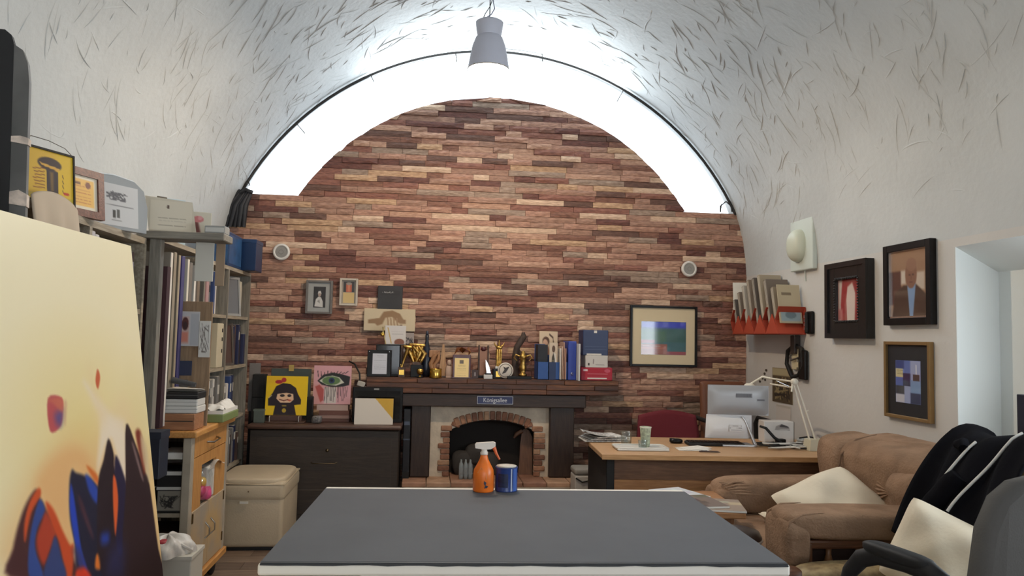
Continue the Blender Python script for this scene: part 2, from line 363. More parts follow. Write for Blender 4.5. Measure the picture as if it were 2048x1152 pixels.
def rough_front(b, cs, y0, y1, rj, mi=0):              # cs: 4 corners (x,z) LB,RB,RT,LT ; front at y0 (towards the room)
    vs = []; nu, nv = 5, 3
    for j in range(nv):
        for i in range(nu):
            u, v = i/(nu-1), j/(nv-1); x = (cs[0][0]*(1-u)+cs[1][0]*u)*(1-v)+(cs[3][0]*(1-u)+cs[2][0]*u)*v; z = (cs[0][1]*(1-u)+cs[1][1]*u)*(1-v)+(cs[3][1]*(1-u)+cs[2][1]*u)*v
            e = (i in (0, nu-1)) or (j in (0, nv-1)); vs.append((x, y0+(rj.uniform(.1, .35) if e else rj.uniform(-.12, .15))*(y1-y0), z))
    k = len(vs); vs += [(c[0], y1, c[1]) for c in cs]; fs = [(j*nu+i, j*nu+i+1, (j+1)*nu+i+1, (j+1)*nu+i) for j in range(nv-1) for i in range(nu-1)]
    fs += [list(reversed(range(nu)))+[k, k+1], [nu*(nv-1)+i for i in range(nu)]+[k+2, k+3], [0, nu, 2*nu, k+3, k], [2*nu+nu-1, nu+nu-1, nu-1, k+1, k+2]]
    b.add(vs, fs, mi)
proto = {}
def proto_mesh(mi, var):
    if (mi, var) not in proto:
        b = MB(); rough_front(b, [(-.5, -.5), (.5, -.5), (.5, .5), (-.5, .5)], -1, 0, random.Random(mi*7+var)); proto[mi, var] = b.mesh('brick', bmats[mi])
    return proto[mi, var]
RH = (LEDGE-.02)/52; rb = random.Random(11); bricks = []
zz = .02
while zz < BCZ+BR-.01:
    z0, z1 = zz, zz+RH
    if z1 <= LEDGE+.03: z1 = min(z1, LEDGE-.001)
    if z0 < SPR: hl = lambda z: XR-VCX
    elif z0 < LEDGE-.01: hl = lambda z: min(XR-VCX, half(z, VR, VCZ))
    else: hl = lambda z: half(min(z, BCZ+BR-.0005), BR, BCZ)
    z1 = min(z1, BCZ+BR-.002)
    if LEDGE-.012 < z0 < LEDGE: zz = LEDGE; continue
    l0, l1 = hl(z0), hl(z1); x = VCX-l0-rb.uniform(0, .3)
    while x < VCX+l0:
        w = rb.choice((.14, .18, .22, .26, .3, .36, .42, .5)); xa, xe = max(x, VCX-l0), min(x+w, VCX+l0)
        if xe > VCX+l0-.06: xe = VCX+l0
        if xe-xa > .02:
            ta, te = max(xa, VCX-l1), min(xe, VCX+l1)
            if te-ta < .01: m_ = (xa+xe)/2; m_ = min(max(m_, VCX-l1), VCX+l1); ta, te = m_-.004, m_+.004
            bricks.append([xa, xe, ta, te, z0, z1, rb.choices(range(10), wts)[0], rb.uniform(.012, .034)])
        x = xe if xe >= VCX+l0 else x+w
        if xe >= VCX+l0: break
    zz = z0+RH
g = .0025
def seen(b):
    xm, zm = (b[0]+b[1])/2, (b[4]+b[5])/2
    if zm < .8 or (xm < -1.3 and zm < 1.95): return 0
    if -.48 < xm < 1.55 and zm < 1.12: return 0
    if zm < .95 and xm < 1.6: return 0
    if -.45 < xm < 1.5 and zm < 1.35: return .3
    return 1
bricks.sort(key=lambda b: -((b[1]-b[0]+b[3]-b[2])/2*(b[5]-b[4]))*seen(b))
mb = MB(); count = 0
for (xa, xe, ta, te, z0, z1, mi, dp) in bricks:
    straight = abs(xa-ta) < .001 and abs(xe-te) < .001
    if count < 300 and straight:
        o = bpy.data.objects.new('brick', proto_mesh(mi, rb.randrange(4))); COL.objects.link(o); o.parent = wb; o.location = ((xa+xe)/2, YB, (z0+z1)/2); o.scale = (xe-xa-g, dp, z1-z0-g); count += 1
    elif xe-xa > .03:
        rough_front(mb, [(xa+g/2, z0+g/2), (xe-g/2, z0+g/2), (te-g/2, z1-g/2), (ta+g/2, z1-g/2)], YB-dp, YB, rb, mi)
mb.build('brick', bmats, wb, kind='stuff')
# lunette window: glass, frame, dark rail along the vault with hooks
dark = mat('dark_metal', (38, 34, 32), .5)
lun = [(VCX+VR*math.cos(a), VCZ+VR*math.sin(a)) for a in [math.asin((LEDGE-VCZ)/VR)+(PI-2*math.asin((LEDGE-VCZ)/VR))*i/48 for i in range(49)]]
mb = MB(); mb.tube([(x-(x-VCX)*.008, YB-.02, z-(z-VCZ)*.012) for x, z in lun], .013, 8)
w1 = struct(mb.build('window_1', dark), 'bright arched window band with a thin dark rail following the vault', 'window')
inner = [(VCX+(BR)*math.cos(t), BCZ+BR*math.sin(t)) for t in [aL+(PI-2*aL)*i/48 for i in range(49)]]
mb = MB(); vs = [(x, YB+.1, z) for x, z in lun]+[(x, YB+.1, z) for x, z in inner]
mb.add(vs, [(i, i+1, 50+i, 49+i) for i in range(48)]+[(0, 49, 49), ][:0]); mb.build('pane', gl, w1)
for q in ((593, 247, 610, 267), (740, 147, 748, 164), (911, 104, 914, 125), (1084, 108, 1085, 124), (1247, 180, 1234, 203), (1443, 408, 1441, 424)):
    a = at(q[0], q[1], Y=YB-.03); b = at(q[2], q[3], Y=YB-.03); MB().tube([a, b], .004, 6).build('hook', dark, w1)
b = at(1452, 404, Y=YB-.03); MB().tube([at(1441, 424, Y=YB-.03), at(1441, 412, Y=YB-.03), at(1452, 403, Y=YB-.03), at(1462, 412, Y=YB-.03), at(1464, 424, Y=YB-.03)], .006, 6).build('hook', dark, w1)
# ================================================================== LEFT SIDE: shelving, rack, cart, big painting
shelfw = wood('shelf_wood', (172, 160, 140), (140, 128, 110), 1, .6)
greyw = wood('grey_wood', (142, 136, 124), (116, 110, 100), 2, .6)
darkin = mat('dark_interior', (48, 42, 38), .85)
SX = -1.40
# near shelving unit
t = thing('bookshelf', 'pale wooden shelving unit nearest the large painting, framed awards on top', 'bookshelf', (SX, 0, 0))
MB().b2((-.285, 2.0, 1.865), (0, 3.86, 1.895)).build('top_board', shelfw, t)
for z in (.06, .46, .86, 1.2, 1.52): MB().b2((-.285, 2.02, z), (-.005, 3.84, z+.025)).build('shelf', shelfw, t)
for y in (2.0, 2.62, 3.24, 3.84): MB().b2((-.285, y, 0), (0, y+.025, 1.865)).build('upright', shelfw, t)
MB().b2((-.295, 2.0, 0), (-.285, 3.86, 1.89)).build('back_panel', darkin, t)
def book(name, lab, cat, x1, y, z, th, h, d, c, grp, rough=.55, lean=0, spine=None):
    m = mat('cover_%d_%d_%d' % c, c, rough)
    b = MB(); b.rbox((-d/2, th/2, h/2), (d, th, h), .003, 1)
    o = thing(name, lab, cat, (x1, y, z), 0, grp, (lean, 0, 0))
    b.build('cover', m, o)
    MB().b2((-d+.002, .003, h-.004), (-.006, th-.003, h+.0015)).build('page_block', mat('pages', (214, 206, 190), .8), o)
    if spine: MB().b2((-.001, .004, h*.62), (.0012, th-.004, h*.82)).build('spine_label', mat('spine_label_%d_%d_%d' % spine, spine, .6), o)
    return o
ORD = ['first', 'second', 'third', 'fourth', 'fifth', 'sixth', 'seventh', 'eighth', 'ninth', 'tenth', 'eleventh', 'twelfth', 'thirteenth', 'fourteenth', 'fifteenth', 'sixteenth', 'seventeenth', 'eighteenth', 'nineteenth', 'twentieth']
y = 3.27; nb_ = 0
for c, th, h, lab in (((196, 190, 192), .05, .31, 'tall white'), ((206, 200, 196), .035, .30, 'tall white'), ((42, 44, 66), .035, .285, 'dark navy'), ((50, 52, 80), .04, .27, 'dark navy'), ((86, 90, 112), .03, .28, 'slate'), ((44, 40, 52), .05, .275, 'dark navy'), ((58, 60, 84), .04, .29, 'dark navy'), ((40, 40, 60), .035, .265, 'dark navy'), ((120, 116, 112), .03, .28, 'slate'), ((46, 46, 70), .05, .28, 'dark navy'), ((60, 48, 50), .04, .27, 'dark navy')):
    book('book', lab+' book, %s from the left on the shelf beside the painting edge' % ORD[nb_], 'book', SX-.01, y, 1.545, th, h, .22, c, 'books beside the painting edge', spine=(150, 148, 160)); y += th+.004; nb_ += 1
for k, (c, th, h) in enumerate((((120, 112, 100), .08, .2), ((40, 38, 36), .05, .26), ((200, 196, 188), .03, .28), ((70, 66, 64), .06, .24), ((36, 36, 40), .05, .25))):
    book('book', ('grey box file', 'thin black book', 'white book', 'dark grey book', 'last black book')[k]+' low on the shelf behind the grey post', 'book', SX-.01, 3.5+.08*k-.02*k, 1.225, th-.02, h, .22, c, 'books low behind the grey post')
# ---- awards standing on the near unit
def standing(px, w, h, face, lean=.12, z=1.895, X=-1.4, name='', lab='', cat='', grp=None):
    """face: rotation about z, 0 looks towards -Y; lean back"""
    a = at(px, 400, X=X); return thing(name, lab, cat, (X, a.y, z), 0, grp, (-lean, 0, face))
FA = PI/2-.35
ZT = 1.895
# yellow framed poster
gld = mat('gold', (214, 160, 60), .25, 1, var=.25, vs=30)
blk = mat('black_gloss', (18, 16, 16), .35, spec=.25); blkm = mat('black_matte', (26, 25, 25), .7)
t = thing('framed_poster', 'yellow poster with a dark mask drawing in a thin black frame', 'poster', (-1.405, 2.93, ZT), 0, None, (-.1, 0, FA-.05)); t.scale = (.8, .8, .84)
MB().b2((-.125, .004, .02), (.125, .018, .25)).b2((-.13, -.004, .02), (-.122, .018, .255)).b2((.122, -.004, .02), (.13, .018, .255)).b2((-.13, -.004, .247), (.13, .018, .256)).b2((-.13, -.004, 0), (.13, .018, .02)).build('frame', blkm, t)
A = Art(56, 56, (226, 186, 44)); A.rc(0, .86, 1, 1, (200, 176, 60)); A.rc(0, 0, .6, .85, (214, 168, 70), .1, .5)
A.ell(.48, .25, .26, .13, (48, 34, 40)); A.poly([(.26, .25), (.7, .3), (.68, .36), (.3, .3)], (220, 170, 70)); A.poly([(.4, .35), (.66, .38), (.66, .85), (.42, .84)], (40, 30, 44)); A.poly([(.48, .4), (.56, .4), (.56, .78), (.5, .78)], (120, 92, 48), .03)
for i in range(7): A.line([(.12+.02*(i % 3), .4+.06*i), (.36, .36+.065*i)], .012, (120, 50, 30))
for i in range(4): A.line([(.76, .42+.1*i), (.78, .48+.1*i)], .012, (70, 40, 30))
A.ell(.84, .78, .07, .03, (190, 50, 30))
A.build('print', .244, .227, AG, t, TR(0, .002, .02))
hg = thin_glass('clear_acrylic', (.94, .96, .96), .16, .05)
MB().tube([(-.13, .012, .25), (-.128, .012, .28), (-.09, .012, .3), (.0, .012, .3), (.09, .012, .285), (.125, .012, .262)], .002, 6).build('hanging_wire', mat('wire', (120, 118, 112), .4, 1), t)
# brown framed certificate
t = thing('framed_certificate', 'small yellow certificate in a reddish brown wooden frame', 'certificate', (-1.405, 3.17, ZT), 0, None, (-.1, 0, FA)); t.scale = (.9, 1, .95)
br = wood('redbrown_frame', (120, 72, 56), (92, 52, 42), 0, .4)
for a, b in (((-.13, -.008, 0), (-.095, .016, .21)), ((.095, -.008, 0), (.13, .016, .21)), ((-.095, -.008, .178), (.095, .016, .21)), ((-.095, -.008, 0), (.095, .016, .032))): MB().b2(a, b).build('frame', br, t)
A = Art(40, 36, (232, 222, 200)); A.rc(.1, .1, .9, .9, (236, 186, 90), .02); A.text_lines(.2, .8, (.32, .42, .52, .62, .72, .8), (190, 110, 50), .012); A.ell(.72, .25, .08, .1, (120, 60, 40)); A.rc(.2, .2, .5, .26, (110, 60, 30))
A.build('certificate', .19, .146, AG, t, TR(0, 0, .032))
# clear acrylic award
t = thing('acrylic_award', 'clear rounded acrylic award with a grey engraved emblem', 'award', (-1.41, 3.53, ZT), 0, None, (-.1, 0, FA-.15))
ac = mat('acrylic_body', (186, 192, 196), .12, trans=.35, spec=.6)
pts = [(-.15, 0), (.16, 0), (.17, .12), (.15, .2), (.1, .235), (0, .245), (-.1, .235), (-.155, .19)]
MB().prism(pts, .03, M=TR(0, 0, 0)).build('block', ac, t)
A = Art(44, 40, (196, 198, 200)); rs = random.Random(4)
for i in range(16): A.line([(.25+rs.uniform(0, .5), .18+rs.uniform(0, .22)) for _ in range(3)], .012, (90, 92, 98))
A.line([(.1, .5), (.9, .52)], .01, (120, 122, 126)); A.rc(.4, .62, .48, .82, (70, 72, 70)); A.rc(.5, .6, .57, .8, (90, 92, 90)); A.line([(.38, .88), (.6, .88)], .012, (110, 110, 110))
A.build('engraving', .23, .19, AM, t, TR(0, 0, .015), -.0012)
MB().tube([(x*1.02, .015, z*1.02+.003) for x, z in pts[1:]], .004, 6).build('rim', mat('acrylic_rim', (226, 230, 232), .1), t)
# cream certificate card, standing on the crossbar
t = thing('certificate_card', 'cream certificate card with a tiny crest standing on the grey crossbar', 'certificate', (-1.30, 3.93, 1.938), 0, None, (-.12, 0, .35))
MB().prism([(-.11, 0), (.11, 0), (.085, .165), (-.135, .18)], .006).build('card', mat('card_back', (206, 196, 176), .7), t)
A = Art(40, 34, (214, 204, 184)); A.ell(.42, .2, .035, .06, (90, 70, 60)); A.text_lines(.3, .6, (.32,), (130, 118, 100), .012, 3); A.text_lines(.2, .85, (.5, .58, .66, .74, .82), (150, 140, 122), .008, 5)
A.build('print', .195, .155, AM, t, TR(-.012, 0, .006), -.002)
# leaning cards & small things further along the top of the rack
RACKZ = 1.94
def card(lab, x, y, z, w, h, c, face=.5, lean=.15, name='display_card', cat='card', grp=None, art=None, th=.006):
    t = thing(name, lab, cat, (x, y, z), 0, grp, (-lean, 0, face)); MB().rbox((0, th/2, h/2), (w, th, h), .0015, 1).build('card', mat('card_%d_%d_%d' % c, c, .7), t)
    if art is not None: art.build('print', w*.96, h*.96, AM, t, TR(0, 0, h*.02), -.0015)
    return t
# T-shaped canvas rack
t = thing('canvas_rack', 'grey wooden post with a long crossbar, holding upright canvases', 'rack', (SX, 3.9, 0))
MB().rbox((.027, .03, .95), (.056, .05, 1.9), .003, 1).build('post', greyw, t)
MB().rbox((.155, .06, 1.9185), (.42, .17, .037), .004, 1).build('crossbar', wood('grey_wood_x', (142, 136, 124), (116, 110, 100), 0, .6), t)
MB().b2((-.285, .09, 1.905), (.0, .92, 1.93)).build('top_board', shelfw, t)
MB().b2((-.285, .06, .93), (.0, .92, .95)).build('base_board', shelfw, t)
MB().b2((-.285, .88, .0), (-.235, .92, 1.905)).build('post', greyw, t)
MB().b2((-.285, .06, .0), (-.235, .09, 1.905)).build('post', greyw, t)
# upright canvases in the rack
def canv(lab, y, th, x1, z1, c, ce=(206, 198, 182), z0=.951, grp='canvases standing in the rack', x0=-.28):
    t = thing('stored_canvas', lab, 'canvas', (SX, y, z0), 0, grp)
    MB().b2((x0, 0, 0), (x1, th, z1-z0)).build('stretched_cloth', mat('canvas_c_%d_%d_%d' % c, c, .75), t)
    MB().b2((x1, .0, .0), (x1+.003, th, z1-z0)).build('edge', mat('canvas_e_%d_%d_%d' % ce, ce, .8), t); return t
canv('tall maroon panel leaning behind the grey post', 3.985, .05, .062, 1.77, (74, 44, 48), (60, 36, 42))
canv('white edged canvas next to the maroon panel', 4.06, .03, .052, 1.85, (150, 140, 126), (226, 220, 210), 1.30-.349)
canv('beige canvas left of the indigo one', 4.13, .04, .045, 1.86, (134, 122, 106), (150, 138, 120))
canv('second beige canvas left of the indigo one', 4.19, .03, .05, 1.85, (128, 118, 102), (160, 146, 124))
canv('deep indigo canvas in the rack', 4.235, .05, .052, 1.85, (56, 48, 120), (70, 66, 110))
canv('white canvas right of the indigo one', 4.31, .03, .06, 1.84, (196, 188, 172), (214, 206, 190))
canv('grey canvas with paint specks in the rack', 4.38, .05, .05, 1.83, (104, 98, 92), (120, 112, 104))
canv('white narrow canvas at the far end of the rack', 4.47, .03, .05, 1.82, (196, 190, 180), (220, 214, 204))
canv('dark canvas behind the narrow white one', 4.54, .05, .03, 1.80, (70, 62, 58), (96, 86, 78))
canv('brown canvas last in the rack', 4.63, .05, .02, 1.78, (92, 78, 66), (120, 104, 88))
# boards with pinned papers standing in front of the rack
cb = wood('cardboard', (152, 126, 98), (132, 108, 84), 2, .8)
CT = .927                                   # top of the cart
t = thing('cardboard_sheet', 'tall brown cardboard sheet with papers pinned on it, on the cart', 'board', (-1.29, 4.30, CT), 0, None, (-.02, 0, .08))
MB().rbox((0, .006, .34), (.19, .012, .68), .002, 1).build('sheet', cb, t)
MB().rbox((-.055, -.002, .13), (.085, .003, .24), .0008, 1).build('grey_patch', mat('grey_card', (104, 98, 92), .8), t)
A = Art(30, 36, (188, 186, 186)); A.rc(.1, .12, .55, .95, (196, 170, 160)); A.ell(.35, .35, .16, .2, (90, 46, 40)); A.ell(.35, .4, .1, .12, (60, 36, 34)); A.rc(.2, .6, .5, .9, (206, 130, 110), .05); A.rc(.6, .05, 1, 1, (170, 172, 176))
c1 = card('pinned sheet with a small red portrait on the tall cardboard', -1.312, 4.29, 1.36, .115, .19, (190, 188, 186), .08, .0, 'pinned_paper', 'paper', None, A, .003)
c2 = card('small dark blue card pinned low on the tall cardboard', -1.32, 4.285, 1.20, .075, .08, (44, 50, 74), .08, 0, 'pinned_card', 'card', None, None, .003)
A = Art(26, 40, (206, 204, 198)); rs = random.Random(5)
for i in range(12): A.line([(rs.uniform(.1, .9), rs.uniform(0, .9)) for _ in range(2)], .03, (80, 70, 66), .7)
card('white sheet with dark ink sketches pinned at the cardboard edge', -1.225, 4.295, 1.30, .06, .20, (206, 204, 198), .08, 0, 'pinned_paper', 'paper', None, A, .003)
# far bookcase
t = thing('bookcase', 'greyish wooden bookcase against the brick wall, packed with books and frames', 'bookshelf', (SX, 0, 0))
for z in (.06, .45, .80, 1.175, 1.535): MB().b2((-.285, 4.87, z), (-.004, 6.03, z+.022)).build('shelf', shelfw, t)
MB().b2((-.285, 4.84, 1.875), (0, 6.06, 1.9)).build('top_board', shelfw, t)
for y in (4.84, 5.40, 6.035): MB().b2((-.285, y, 0), (0, y+.03, 1.875)).build('upright', greyw, t)
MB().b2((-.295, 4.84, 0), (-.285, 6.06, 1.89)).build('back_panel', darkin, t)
cols = {'white': (210, 204, 196), 'cream': (190, 176, 150), 'black': (34, 32, 34), 'navy': (36, 42, 74), 'pink': (178, 142, 140), 'grey': (120, 118, 116), 'brown': (84, 62, 54), 'blue': (52, 72, 118), 'dark red': (92, 40, 44)}
def fill(y, yend, z, hmax, seq, where, seed):
    r_ = random.Random(seed); i = 0
    while True:
        nm = seq[i % len(seq)]; th = r_.choice((.025, .03, .04, .05)); h = hmax*r_.uniform(.68, .96)
        if y+th > yend: break
        book('book', nm+' book, %s from the left, ' % ORD[i]+where, 'book', SX-.012-r_.uniform(0, .03), y, z+.001, th, h, .2, cols[nm], 'books '+where, spine=r_.choice((None, (200, 196, 186), (60, 58, 60)))); y += th+.003; i += 1
fill(4.88, 5.26, 1.557, .3, ['white', 'pink', 'pink', 'pink', 'grey', 'blue', 'navy'], 'in the upper near bay of the bookcase', 1)
fill(4.95, 5.2, 1.197, .32, ['white', 'black', 'grey', 'black', 'cream'], 'in the middle near bay of the bookcase', 2)
fill(4.92, 5.38, .822, .33, ['white', 'grey', 'white', 'cream', 'grey'], 'in the lower near bay of the bookcase', 3)
fill(5.45, 5.78, .822, .33, ['blue', 'white', 'navy', 'white', 'grey'], 'in the lower far bay of the bookcase', 4)
fill(5.75, 6.02, 1.197, .32, ['navy', 'brown', 'navy', 'black'], 'in the middle far bay of the bookcase', 5)
fill(4.9, 5.38, .472, .3, ['brown', 'grey', 'dark red', 'black'], 'in the bottom near bay of the bookcase', 6)
fill(5.45, 6.0, .472, .3, ['black', 'brown', 'grey', 'navy'], 'in the bottom far bay of the bookcase', 7)
# box and frames standing in the bookcase
t = thing('file_box', 'cream file box with black marks in the middle of the bookcase', 'box', (SX-.01, 5.24, 1.198)); MB().rbox((-.11, .07, .15), (.22, .14, .3), .004, 1).build('body', mat('cream_box', (200, 188, 160), .7), t)
for z in (.1, .18, .24): MB().b2((0, .1, z), (.002, .12, z+.025)).build('mark', blkm, t)
def small_frame(lab, x, y, z, w, h, fc, ic, face, lean=.1):
    t = thing('framed_picture', lab, 'picture', (x, y, z), 0, None, (-lean, 0, face)); m = mat('frame_%d_%d_%d' % fc, fc, .5)
    for a, b in (((-w/2, -.006, 0), (-w/2+.018, .012, h)), ((w/2-.018, -.006, 0), (w/2, .012, h)), ((-w/2+.018, -.006, h-.018), (w/2-.018, .012, h)), ((-w/2+.018, -.006, 0), (w/2-.018, .012, .018))): MB().b2(a, b).build('frame', m, t)
    MB().b2((-w/2+.018, 0, .018), (w/2-.018, .01, h-.018)).build('picture', mat('pic_%d_%d_%d' % ic, ic, .4), t); return t
small_frame('grey picture frame on the upper far bay of the bookcase', -1.46, 5.66, 1.558, .26, .29, (150, 150, 148), (110, 112, 116), PI/2-.5)
book('book', 'thick cream book in front of the grey frame on the bookcase', 'book', SX-.01, 5.78, 1.558, .05, .26, .18, (204, 196, 176), None)
small_frame('brown picture frame with a patterned top in the middle far bay', -1.47, 5.6, 1.198, .24, .31, (84, 76, 70), (82, 62, 56), PI/2-.5)
t = thing('folder_board', 'plain grey board sticking out low beside the bookcase', 'board', (-1.37, 6.2, .82), 0, None, (0, 0, .1)); MB().rbox((0, .006, .19), (.085, .012, .38), .001, 1).build('board', mat('grey_board', (122, 116, 112), .7), t); MB().rbox((.0, .02, .13), (.06, .01, .26), .001, 1).build('backing', blkm, t)
t.location.z = .0; 
for ch in t.children: ch.location.z = .815
MB().rbox((0, .02, .41), (.07, .03, .81), .002, 1).build('stand', blkm, t)
# dark blue boxes on top of the bookcase
navy = mat('navy_box', (28, 58, 96), .35, var=.2, vs=6); navy2 = mat('navy_box_print', (44, 84, 128), .3, var=.35, vs=14)
t = thing('storage_box', 'dark blue box with printed lid on top of the bookcase', 'box', (-1.5, 5.55, 1.9), .0); MB().rbox((0, 0, .12), (.2, .36, .24), .004, 1).build('body', navy, t); MB().b2((.1, -.17, .02), (.102, .17, .22)).build('printed_side', navy2, t); MB().b2((-.095, -.182, .02), (.095, -.18, .22)).build('printed_side', navy2, t)
t = thing('storage_box', 'plain deep blue box at the brick end of the bookcase top', 'box', (-1.42, 5.9, 1.9), .0); MB().rbox((0, 0, .12), (.22, .22, .235), .004, 1).build('body', mat('deep_blue', (20, 46, 84), .35), t); MB().rbox((0, 0, .225), (.226, .226, .03), .003, 1).build('lid', mat('deep_blue_lid', (24, 54, 94), .35), t)
# leaning small papers and figures on the rack top
card('pale blue card leaning on the vault above the rack', -1.53, 4.60, 1.93, .16, .30, (186, 204, 214), .55, .12)
card('dark edged panel leaning beside the pale blue card', -1.50, 4.38, 1.93, .06, .27, (90, 84, 74), .9, .1)
A = Art(30, 30, (206, 198, 180)); A.poly([(.2, .9), (.35, .3), (.6, .35), (.7, .9)], (120, 70, 66), .04); A.ell(.6, .3, .18, .14, (196, 120, 120)); A.ell(.66, .24, .07, .09, (214, 150, 150))
card('cream card with a rosy brown figure behind the certificate', -1.23, 4.04, 1.938, .16, .13, (206, 198, 180), .3, .1, 'picture_card', 'card', None, A)
card('off white paper hanging over the crossbar end', -1.16, 3.998, 1.70, .09, .235, (200, 196, 184), .1, 0, 'hanging_paper', 'paper')
card('brown paper strip hanging behind the crossbar', -1.09, 4.03, 1.68, .045, .25, (150, 128, 104), .1, 0, 'hanging_paper', 'paper')
t = thing('small_box_file', 'small grey clip box at the end of the crossbar', 'box', (-1.09, 3.95, 1.938)); MB().rbox((0, 0, .02), (.1, .09, .04), .003, 1).build('body', mat('clip_grey', (150, 150, 146), .5), t); MB().b2((-.045, -.047, .008), (.045, -.045, .03)).build('label', mat('clip_label', (196, 194, 188), .6), t)
# black gathered blind at the left foot of the arched window
t = thing('gathered_blind', 'black gathered fabric blind bunched at the left foot of the arched window', 'blind', at(478, 455, Y=6.36))
for k in range(7):
    a = Vector((-.17+.035*k, -.02-.01*(k % 2), .0)); b = Vector((.0+.016*k, -.02, .31)); MB().tube([a, (a+b)/2+Vector((-.02, -.015, .02)), b], [.018, .026, .012], 8).build('fold', mat('blind_black', (30, 32, 38), .55), t)
MB().tube([(.01, -.03, .28), (.05, -.06, .31), (.1, -.03, .29)], .016, 8).build('tie', mat('blind_tie', (40, 42, 46), .6), t)
MB().tube([(.03, -.03, .3), (.045, -.03, .36), (.08, -.03, .345), (.06, -.03, .39)], .006, 6).build('cord', blkm, t)
# ---------------------------------------------------------------- kitchen cart
pine = wood('pine', (206, 150, 84), (186, 128, 66), 1, .5); pinez = wood('pine_z', (204, 150, 88), (184, 128, 68), 2, .5)
cg = mat('cart_grey', (168, 156, 138), .6, var=.12, vs=10)
CX, CY0, CY1 = -1.2, 4.08, 4.80
t = thing('kitchen_cart', 'pine and grey kitchen cart on castors with drawer, open niche and doors', 'cart', (CX, CY0, 0))
L_ = CY1-CY0
MB().rbox((-.19, L_/2, .91), (.44, L_+.06, .034), .008, 2).build('top', pine, t)
for (x, y) in ((-.035, .0), (-.035, L_-.05), (-.405, 0), (-.405, L_-.05)): MB().rbox((x+.0175-.005, y+.025, .505), (.045, .05, .775), .004, 1).build('corner_post', cg, t)
MB().b2((-.02, .05, .78), (0, L_-.05, .89)).build('drawer', pinez, t)
MB().tube([(.0, L_/2-.09, .835), (.03, L_/2-.06, .83), (.03, L_/2+.06, .835), (0, L_/2+.09, .84)], .005, 6).build('drawer_handle', mat('steel', (170, 166, 158), .3, 1), t)
MB().b2((-.02, .05, .72), (-.002, L_-.05, .775)).b2((-.02, .05, .5), (-.002, .2, .72)).b2((-.02, L_-.24, .5), (-.002, L_-.05, .72)).build('niche_frame', pinez, t)
for y0, y1 in ((.052, L_/2-.002), (L_/2+.002, L_-.052)):
    d = MB().rbox((-.008, (y0+y1)/2, .325), (.018, y1-y0, .35), .003, 1).build('door', mat('door_worn', (190, 158, 112), .6, var=.4, vs=4, c2=(160, 150, 136)), t)
    yh = y0+.01 if y0 < .2 else y1-.01
    for z in (.2, .44): MB().b2((.0, yh-.008, z), (.005, yh+.008, z+.05)).build('hinge', mat('hinge_brass', (110, 88, 56), .4, 1), d)
    yk = y1-.05 if y0 < .2 else y0+.05
    MB().tube([(0, yk, .3), (.022, yk+.01, .32), (.024, yk, .36), (0, yk, .39)], .004, 6).build('handle', MATS['steel'], d)
MB().rbox((-.195, L_/2, .125), (.42, L_+.03, .04), .005, 1).build('bottom_rail', pine, t)
MB().b2((-.39, .03, .48), (-.03, L_-.03, .5)).build('shelf', cg, t); MB().b2((-.39, .03, .76), (-.03, L_-.03, .775)).build('shelf', darkin, t)
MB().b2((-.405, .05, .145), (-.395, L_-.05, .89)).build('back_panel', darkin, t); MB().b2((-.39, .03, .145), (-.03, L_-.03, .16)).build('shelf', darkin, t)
for (x, y) in ((-.05, .06), (-.05, L_-.06), (-.36, .06), (-.36, L_-.06)):
    c = MB().lathe([(.0, -.014), (.042, -.014), (.05, -.008), (.05, .008), (.042, .014), (0, .014)], (x, y, .051), 18, M=RY(PI/2), cap=False).build('castor', blkm, t)
    MB().rbox((x, y, .095), (.04, .03, .022), .004, 1).build('castor_bracket', MATS['steel'], c)
# things in the open end of the cart
def boxthing(name, lab, cat, c, d, m, parts=(), rz=0, grp=None, r=.004):
    t = thing(name, lab, cat, (c[0], c[1], c[2]), rz, grp); MB().rbox((0, 0, d[2]/2), d, r, 1).build('body', m, t)
    for (nm, a, b, m2) in parts: MB().b2(a, b).build(nm, m2, t)
    return t
wht = mat('white_plastic', (214, 212, 206), .45); whp = mat('white_paper', (226, 222, 214), .8)
A0 = Art(30, 26, (150, 144, 132)); rs = random.Random(9)
for i in range(14): A0.line([(rs.uniform(.1, .9), rs.uniform(.2, .9)) for _ in range(3)], .025, (34, 32, 32), .8)
A1 = Art(30, 26, (140, 134, 122)); A1.ell(.3, .5, .2, .4, (40, 38, 36)); A1.ell(.3, .5, .12, .3, (170, 164, 150)); [A1.line([(rs.uniform(.4, .9), rs.uniform(.1, .9)) for _ in range(3)], .025, (40, 38, 36)) for i in range(8)]
for k, (x, lab, A) in enumerate(((-1.31, 'right', A0), (-1.455, 'left', A1))):
    t = boxthing('game_box', 'black and white boxed set with drawings, %s one in the open end of the cart' % lab, 'box', (x, 4.2, .501), (.135, .16, .13), mat('box_dark', (44, 42, 42), .5), (('lid_edge', (-.067, -.083, .118), (.067, .082, .134), wht),)); A.build('print', .12, .1, AM, t, TR(0, -.0815, .012))
    t = boxthing('magazine_tray', 'black magazine tray, %s one above the boxed sets in the cart' % lab, 'tray', (x, 4.2, .634+.001), (.135, .18, .085), blkm, (('front_strip', (-.066, -.0915, .06), (.066, -.09, .08), wht),))
for k, (x, lab) in enumerate(((-1.31, 'right'), (-1.455, 'left'))):
    boxthing('paper_stack', 'white stack of papers at the %s under the cart top' % lab, 'papers', (x, 4.2, .777), (.13, .2, .035), whp)
boxthing('wooden_crate', 'dark brown crate inside the bottom of the cart', 'crate', (-1.39, 4.25, .161), (.3, .24, .24), mat('crate_brown', (62, 42, 34), .7), (('slat', (-.15, -.124, .05), (.15, -.12, .11), mat('crate_slat', (74, 50, 40), .7)), ('slat', (-.15, -.124, .14), (.15, -.12, .2), MATS['crate_slat'] if 'crate_slat' in MATS else mat('crate_slat', (74, 50, 40), .7))))
